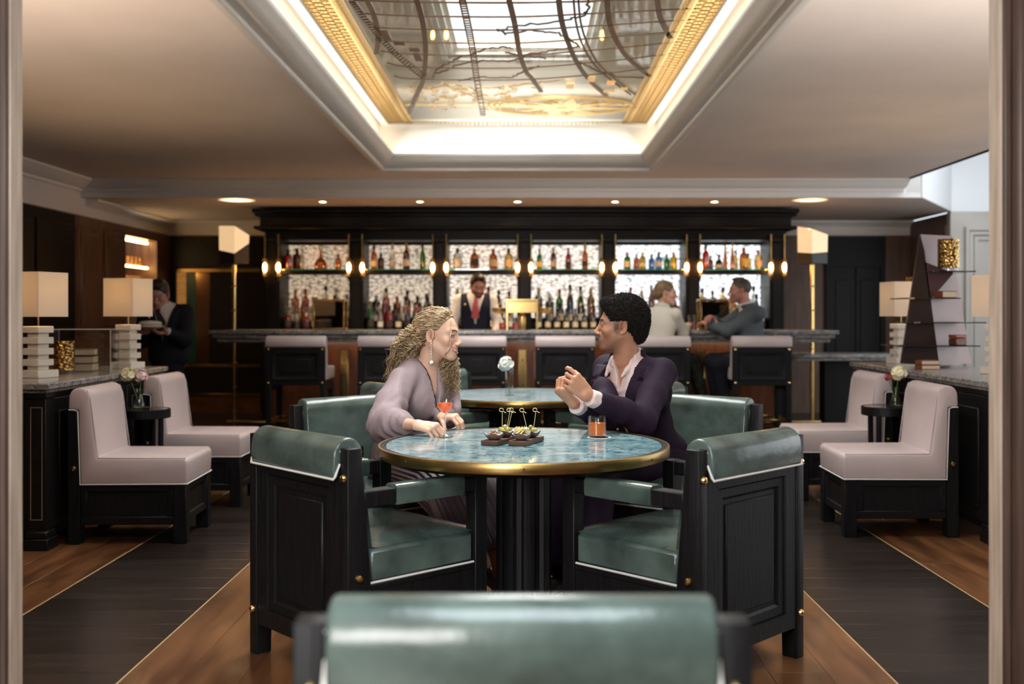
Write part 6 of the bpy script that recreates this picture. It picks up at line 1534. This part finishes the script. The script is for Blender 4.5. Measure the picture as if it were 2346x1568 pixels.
# man in grey blazer on the last stool
x0, y0 = 2.19, 9.86
J = dict(pelvis=A3(x0, y0, .83), chest=A3(x0-.04, y0+.02, 1.15), neck=A3(x0-.075, y0+.02, 1.335), SR=A3(x0-.06, y0+.20, 1.27), SL=A3(x0-.0, y0-.16, 1.265), ER=A3(x0-.26, y0+.30, 1.13), EL=A3(x0-.26, y0-.02, 1.10), WR=A3(x0-.36, y0+.16, 1.20), WL=A3(x0-.40, y0+.13, 1.155), KR=A3(x0-.37, y0+.16, .80), KL=A3(x0-.35, y0+.0, .78), AR=A3(x0-.31, y0+.12, .34), AL=A3(x0-.25, y0+.02, .33))
figure('man with cropped hair in a grey blazer sitting at the bar', (x0, y0, 0), J, A3(x0-.135, y0+.02, 1.478), (-.97, .10, -.06), (.47, .21, .15), (.10, .075, .055), (.6, .55, .52), (.085, .095, .105), fT=A3(-.95, .32, 0), stubble=.35, hair_kind='fade', hs=.97)
# ================================================================ TABLE TOP THINGS
TZ = .7471
# cocktail in a coupe
g = az(1020, 1001, TZ)
t = thing('coupe_glass', 'stemmed coupe glass of orange red cocktail held by the curly-haired woman', 'glass', (g.x, g.y, TZ))
b = B(); b.lathe([(0, .002), (.034, .0012), (.0345, .003), (.012, .006), (.0042, .012), (.0036, .05), (.0042, .088), (.006, .0925), (0, .0925)], 28); obj('stem', b, thin_glass('crystal_stem', (.95, .96, .95), .35, body=(.6, .6, .6), bodyfac=.12), t)
b = B(); b.lathe([(0, .092), (.008, .0935), (.018, .101), (.028, .114), (.0345, .130), (.0362, .152), (.0352, .152), (.0335, .131), (.027, .116), (.017, .1035), (0, .095)], 30); obj('bowl', b, M_glass, t)
b = B(); b.lathe([(0, .0955), (.0165, .1040), (.0265, .1165), (.0325, .131), (.0338, .1385), (0, .1385)], 28); obj('cocktail', b, mat('orange_red_cocktail', (.80, .115, .015), .12, var=(40, .5, (.5, .5, 2)), emit=((.9, .10, .01), .30), coat=.3), t)  # slight glow put into the drink to strengthen its colour
# whisky tumbler on a coaster
g = az(1368, 1003, TZ)
t = thing('coaster', 'round white paper coaster under the whisky glass', 'coaster', (g.x+.008, g.y, TZ)); b = B(); b.lathe([(0, .0004), (.048, .0004), (.049, .0012), (.048, .002), (0, .002)], 32); obj('disc', b, M_white, t)
b = B(); b.lathe([(.040, .002), (.042, .0026), (.044, .002)], 32); obj('rim_line', b, M_pip, t)
t = thing('whisky_tumbler', 'straight-sided tumbler of amber whisky with ice and orange peel', 'glass', (g.x, g.y, TZ+.0022)); r_ = .0385
b = B(); b.lathe([(0, .0005), (.036, .0005), (r_, .004), (r_, .086), (r_-.002, .086), (r_-.002, .010), (0, .010)], 32); obj('glass_wall', b, M_glass, t)
b = B(); b.lathe([(0, .0105), (r_-.0025, .0105), (r_-.0025, .058), (0, .058)], 32); obj('whisky', b, thin_glass('whisky', (.98, .42, .05), .03, body=(.80, .22, .012), bodyfac=.55), t)
b = B(); b.box((.010, 0, .042), (.032, .032, .034), .003, (0, .1, .5)); obj('ice_cube', b, thin_glass('ice', (.98, .85, .65), .25, body=(.75, .5, .3), bodyfac=.25), t)
b = B(); pts = arc(0, 0, .016, 90, -60, 8); b.loft([[(-.024+p[0]*.4, -.026, .045+p[1]), (-.024+p[0]*.4+.004, -.028, .045+p[1]*.75), (-.024+p[0]*.4+.004, -.025, .045+p[1]*.75)] for p in pts]); obj('orange_peel', b, mat('orange_peel', (.85, .28, .02), .5), t)
# snack boards
M_bw = mat('walnut_board', (.095, .042, .026), .4, var=(8, .5, (1, 6, 6)))
M_bowlw = mat('shell_bowl', (.13, .07, .05), .4); M_bowlb = mat('blue_glaze', (.30, .42, .52), .2, var=(20, .4))
M_olive = mat('green_olive', (.33, .30, .055), .25, rnd=.25, coat=.3)
M_pick = mat('bamboo', (.62, .53, .27), .5)
om = None
random.seed(5)
def snack(px, py, rz, crisps, label, blabels):
    global om
    g = az(px, py, TZ); t = thing('serving_board', label, 'board', (g.x, g.y, TZ), rz)
    b = B(); b.bb(-.036, .036, -.10, .10, 0.0004, .019, .002); obj('plank', b, M_bw, t)
    b = B(); b.bb(-.030, .030, -.096, .096, .019, .0194, 0); obj('top_grain', b, M_bw, t)
    Rm = Matrix.Rotation(rz, 4, 'Z')
    for i, yy in enumerate((-.055, .045)):
        c = g+Rm @ Vector((0, yy, 0)); bt = thing('snack_bowl', blabels[i], 'bowl', (c.x, c.y, TZ+.0196), rz)
        rings_o = []; rings_i = []
        R0 = .033
        def shell(prof):
            out = []
            for r1, z in prof: out.append([(r1*math.cos(a)*1.08, r1*math.sin(a), z*(1+.18*math.cos(5*a)*(z > .012))) for a in [2*PI*k/28 for k in range(28)]])
            return out
        b = B(); b.loft(shell([(.016, 0), (.026, .005), (.033, .014), (.036, .023)]), caps=True); obj('bowl_shell', b, M_bowlw, bt)
        b = B(); b.loft(shell([(.0362, .0234), (.034, .024), (.030, .017), (.02, .012)]), caps=True); obj('glaze', b, M_bowlb, bt)
        zb = TZ+.0196
        if i == 1:
            for k in range(7):
                a = k*2*PI/6; rr = .018 if k < 6 else 0; ol = link('olive', None, None, (c.x+rr*math.cos(a), c.y+rr*math.sin(a), zb+.027+(.012 if k == 6 else .002*(k % 2))), random.uniform(0, 3)); 
                if om is None: om = mesh('olive_flesh', B().sphere((0, 0, 0), (.0105, .009, .009), 12, 8), M_olive); 
                tag(ol, 'green olive in the bowl behind the %s' % ('crisps' if crisps else 'nuts'), 'olive', 'olives behind the %s' % ('crisps' if crisps else 'nuts')); link('olive_flesh', om, ol)
                pi = bmk(('pimento', 1), lambda: B().sphere((.0098, 0, 0), (.0022, .003, .003), 8, 6), mat('pimento', (.20, .16, .03), .4)); link('hole', pi, ol)
            for k in range(2 if crisps else 3):
                a = k*2.3+.6; bp = Vector((c.x+.012*math.cos(a), c.y+.012*math.sin(a), zb+.034)); tp = bp+Vector((random.uniform(-.02, .02), random.uniform(-.01, .01), .068))
                pk = thing('cocktail_pick', 'knotted bamboo pick in the olives behind the %s' % ('crisps' if crisps else 'nuts'), 'pick', tuple(bp), 0, 'bamboo picks behind the %s' % ('crisps' if crisps else 'nuts'))
                d_ = tp-bp; b = B(); b.tube([(0, 0, -.014), tuple(d_)], .0011, 6); obj('stick', b, M_pick, pk)
                loop = [tuple(d_+Vector((.008*math.cos(q_)-.004, 0, .007*math.sin(q_)+.004))) for q_ in np.linspace(0, 5.6, 12)]+[tuple(d_+Vector((.014, 0, -.008)))]; b = B(); b.tube(loop, .0014, 6); obj('knot', b, M_pick, pk)
        else:
            b = B()
            if crisps:
                for k in range(14):
                    a = random.uniform(0, 6.3); rr = random.uniform(0, .022); cc_ = Vector((rr*math.cos(a), rr*math.sin(a), .026+random.uniform(0, .028)*(1-rr/.03))); M_ = Matrix.Translation(cc_) @ Euler((random.uniform(-1, 1), random.uniform(-1, 1), random.uniform(0, 6))).to_matrix().to_4x4()
                    b.M = M_; n_ = 5; vs = []; fs = []
                    for u in range(n_):
                        for v in range(n_): x_, y_ = (u/(n_-1)-.5)*.034, (v/(n_-1)-.5)*.026; vs.append((x_, y_, 14*(x_*x_-y_*y_)))
                    for u in range(n_-1):
                        for v in range(n_-1): a0 = u*n_+v; fs.append((a0, a0+1, a0+n_+1, a0+n_))
                    b.put(vs, fs)
                cr = obj('crisps', b, mat('potato_crisp', (.88, .76, .40), .5, var=(50, .15)), None, (c.x, c.y, zb)); tag(cr, 'heap of pale yellow potato crisps in the front bowl', 'crisps', kind='stuff')
            else:
                for k in range(34):
                    a = random.uniform(0, 6.3); rr = random.uniform(0, .026); b.M = Matrix.Translation((rr*math.cos(a), rr*math.sin(a), .022+random.uniform(0, .012)*(1-rr/.03))) @ Euler((random.uniform(-1, 1), 0, random.uniform(0, 6))).to_matrix().to_4x4(); b.sphere((0, 0, 0), (.0075, .0042, .0042), 8, 6)
                nt_ = obj('mixed_nuts', b, mat('roasted_nuts', (.42, .20, .085), .45, var=(90, .6)), None, (c.x, c.y, zb)); tag(nt_, 'heap of roasted mixed nuts in the front bowl', 'nuts', kind='stuff')
snack(1146, 1015, math.radians(-24), False, 'small walnut serving board with bowls of nuts and olives', ('small blue-glazed bowl of mixed nuts', 'small blue-glazed bowl of olives behind the nuts'))
snack(1206, 1016, math.radians(-22), True, 'small walnut serving board with bowls of crisps and olives', ('small blue-glazed bowl of potato crisps', 'small blue-glazed bowl of olives behind the crisps'))
# vases with flowers
M_pet = mat('white_petal', (.80, .77, .72), .6, sheen=.2); M_pet2 = mat('cream_petal', (.80, .74, .50), .6); M_pet3 = mat('blush_petal', (.76, .56, .55), .6); M_stem = mat('green_stem', (.10, .17, .035), .5)
def petal_ball(parent, c, r, n, m_, seed, name='bloom'):
    rr = np.random.RandomState(seed); b = B()
    for k in range(n):
        ph = math.acos(1-1.75*(k+.5)/n); th = k*2.399+rr.uniform(-.2, .2); d = Vector((math.sin(ph)*math.cos(th), math.sin(ph)*math.sin(th), math.cos(ph)))
        X_ = d.orthogonal().normalized(); Y_ = d.cross(X_); s_ = r*rr.uniform(.42, .60); q0 = Vector(c)+d*r*rr.uniform(.55, .85); vs = []; fs = []; n_ = 5
        tw = rr.uniform(0, 6)
        for u in range(n_):
            for v in range(n_):
                a, bb_ = u/(n_-1)*2-1, v/(n_-1)*2-1; rad = math.sqrt(a*a+bb_*bb_); f_ = 1/max(1, rad/1.0) 
                a2, b2 = a*f_, bb_*f_; ca, sa = math.cos(tw), math.sin(tw)
                vs.append(tuple(q0+X_*(a2*ca-b2*sa)*s_+Y_*(a2*sa+b2*ca)*s_+d*s_*(.42*(a2*a2+b2*b2)*(-.6 if k % 3 else .8)+.10*math.sin(5*a2+3*b2+k))))
        for u in range(n_-1):
            for v in range(n_-1): a0 = u*n_+v; fs.append((a0, a0+1, a0+n_+1, a0+n_))
        b.put(vs, fs)
    return obj(name, b, m_, parent, ang=80)
def vase(pos, prof, H, blooms, label, flabel):
    t = thing('bud_vase', label, 'vase', pos); inn = [(max(r-.002, .001), z+(.004 if i == 0 else 0)) for i, (r, z) in enumerate(prof)]
    b = B(); b.lathe([(0, 0.0005)]+prof+inn[::-1]+[(0, .006)], 24); obj('glass_wall', b, M_glass, t)
    wl_ = [(r, z) for r, z in inn if z < H*.55]; b = B(); b.lathe([(0, .0065)]+wl_+[(0, wl_[-1][1])], 24); obj('water', b, thin_glass('vase_water', (.96, .98, .98), .15), t)
    for i, (dx, dy, dz, r, m_, nm) in enumerate(blooms):
        f = thing('flower', flabel[i], 'flower', (pos[0], pos[1], pos[2]))
        top = Vector((dx, dy, dz)); b = B(); b.tube([(-dx*.12, 0, .012), tuple(top*.5+Vector((-dx*.05, 0, .01))), tuple(top)], .0026, 6); obj('stem', b, M_stem, f); petal_ball(f, top, r, 34, m_, 3+i)
        b = B(); vs = [tuple(top+Vector(v)) for v in ((.01, 0, -r*.7), (.02, -.01, -r*.75), (.045, 0, -r*.95), (.02, .01, -r*.8))]; b.put(vs+[tuple(Vector(v)+Vector((0, 0, .001))) for v in vs], [(0, 1, 2, 3), (7, 6, 5, 4), (0, 4, 5, 1), (1, 5, 6, 2), (2, 6, 7, 3), (3, 7, 4, 0)]); obj('leaf', b, M_stem, f)
p = az(1167, 906, TZ)
vase((p.x, p.y, TZ), [(.026, .001), (.028, .02), (.028, .08), (.030, .15), (.034, .165)], .165, [(-.022, 0, .196, .048, M_pet, 0)], 'slim glass vase on the table between the two seated guests', ['single white peony between the two seated guests'])
fl = [(.026, .001), (.036, .012), (.036, .025), (.020, .075), (.016, .10), (.022, .125)]
vase((-2.395, 6.46, .6645), fl, .125, [(-.06, -.02, .215, .045, M_pet2, 0), (.012, .0, .205, .040, M_pet3, 0)], 'small glass bud vase on the side table of the waiter side', ['cream peony leaning left over the waiter-side vase', 'blush peony leaning right in the waiter-side vase'])
vase((2.365, 6.60, .6645), fl, .125, [(.02, 0, .215, .048, M_pet2, 0), (-.045, .0, .19, .024, mat('red_bud', (.35, .05, .06), .5), 0)], 'small glass bud vase on the side table by the leaning book stand', ['pale yellow peony in the vase by the leaning book stand', 'small red bud in the vase by the leaning book stand'])
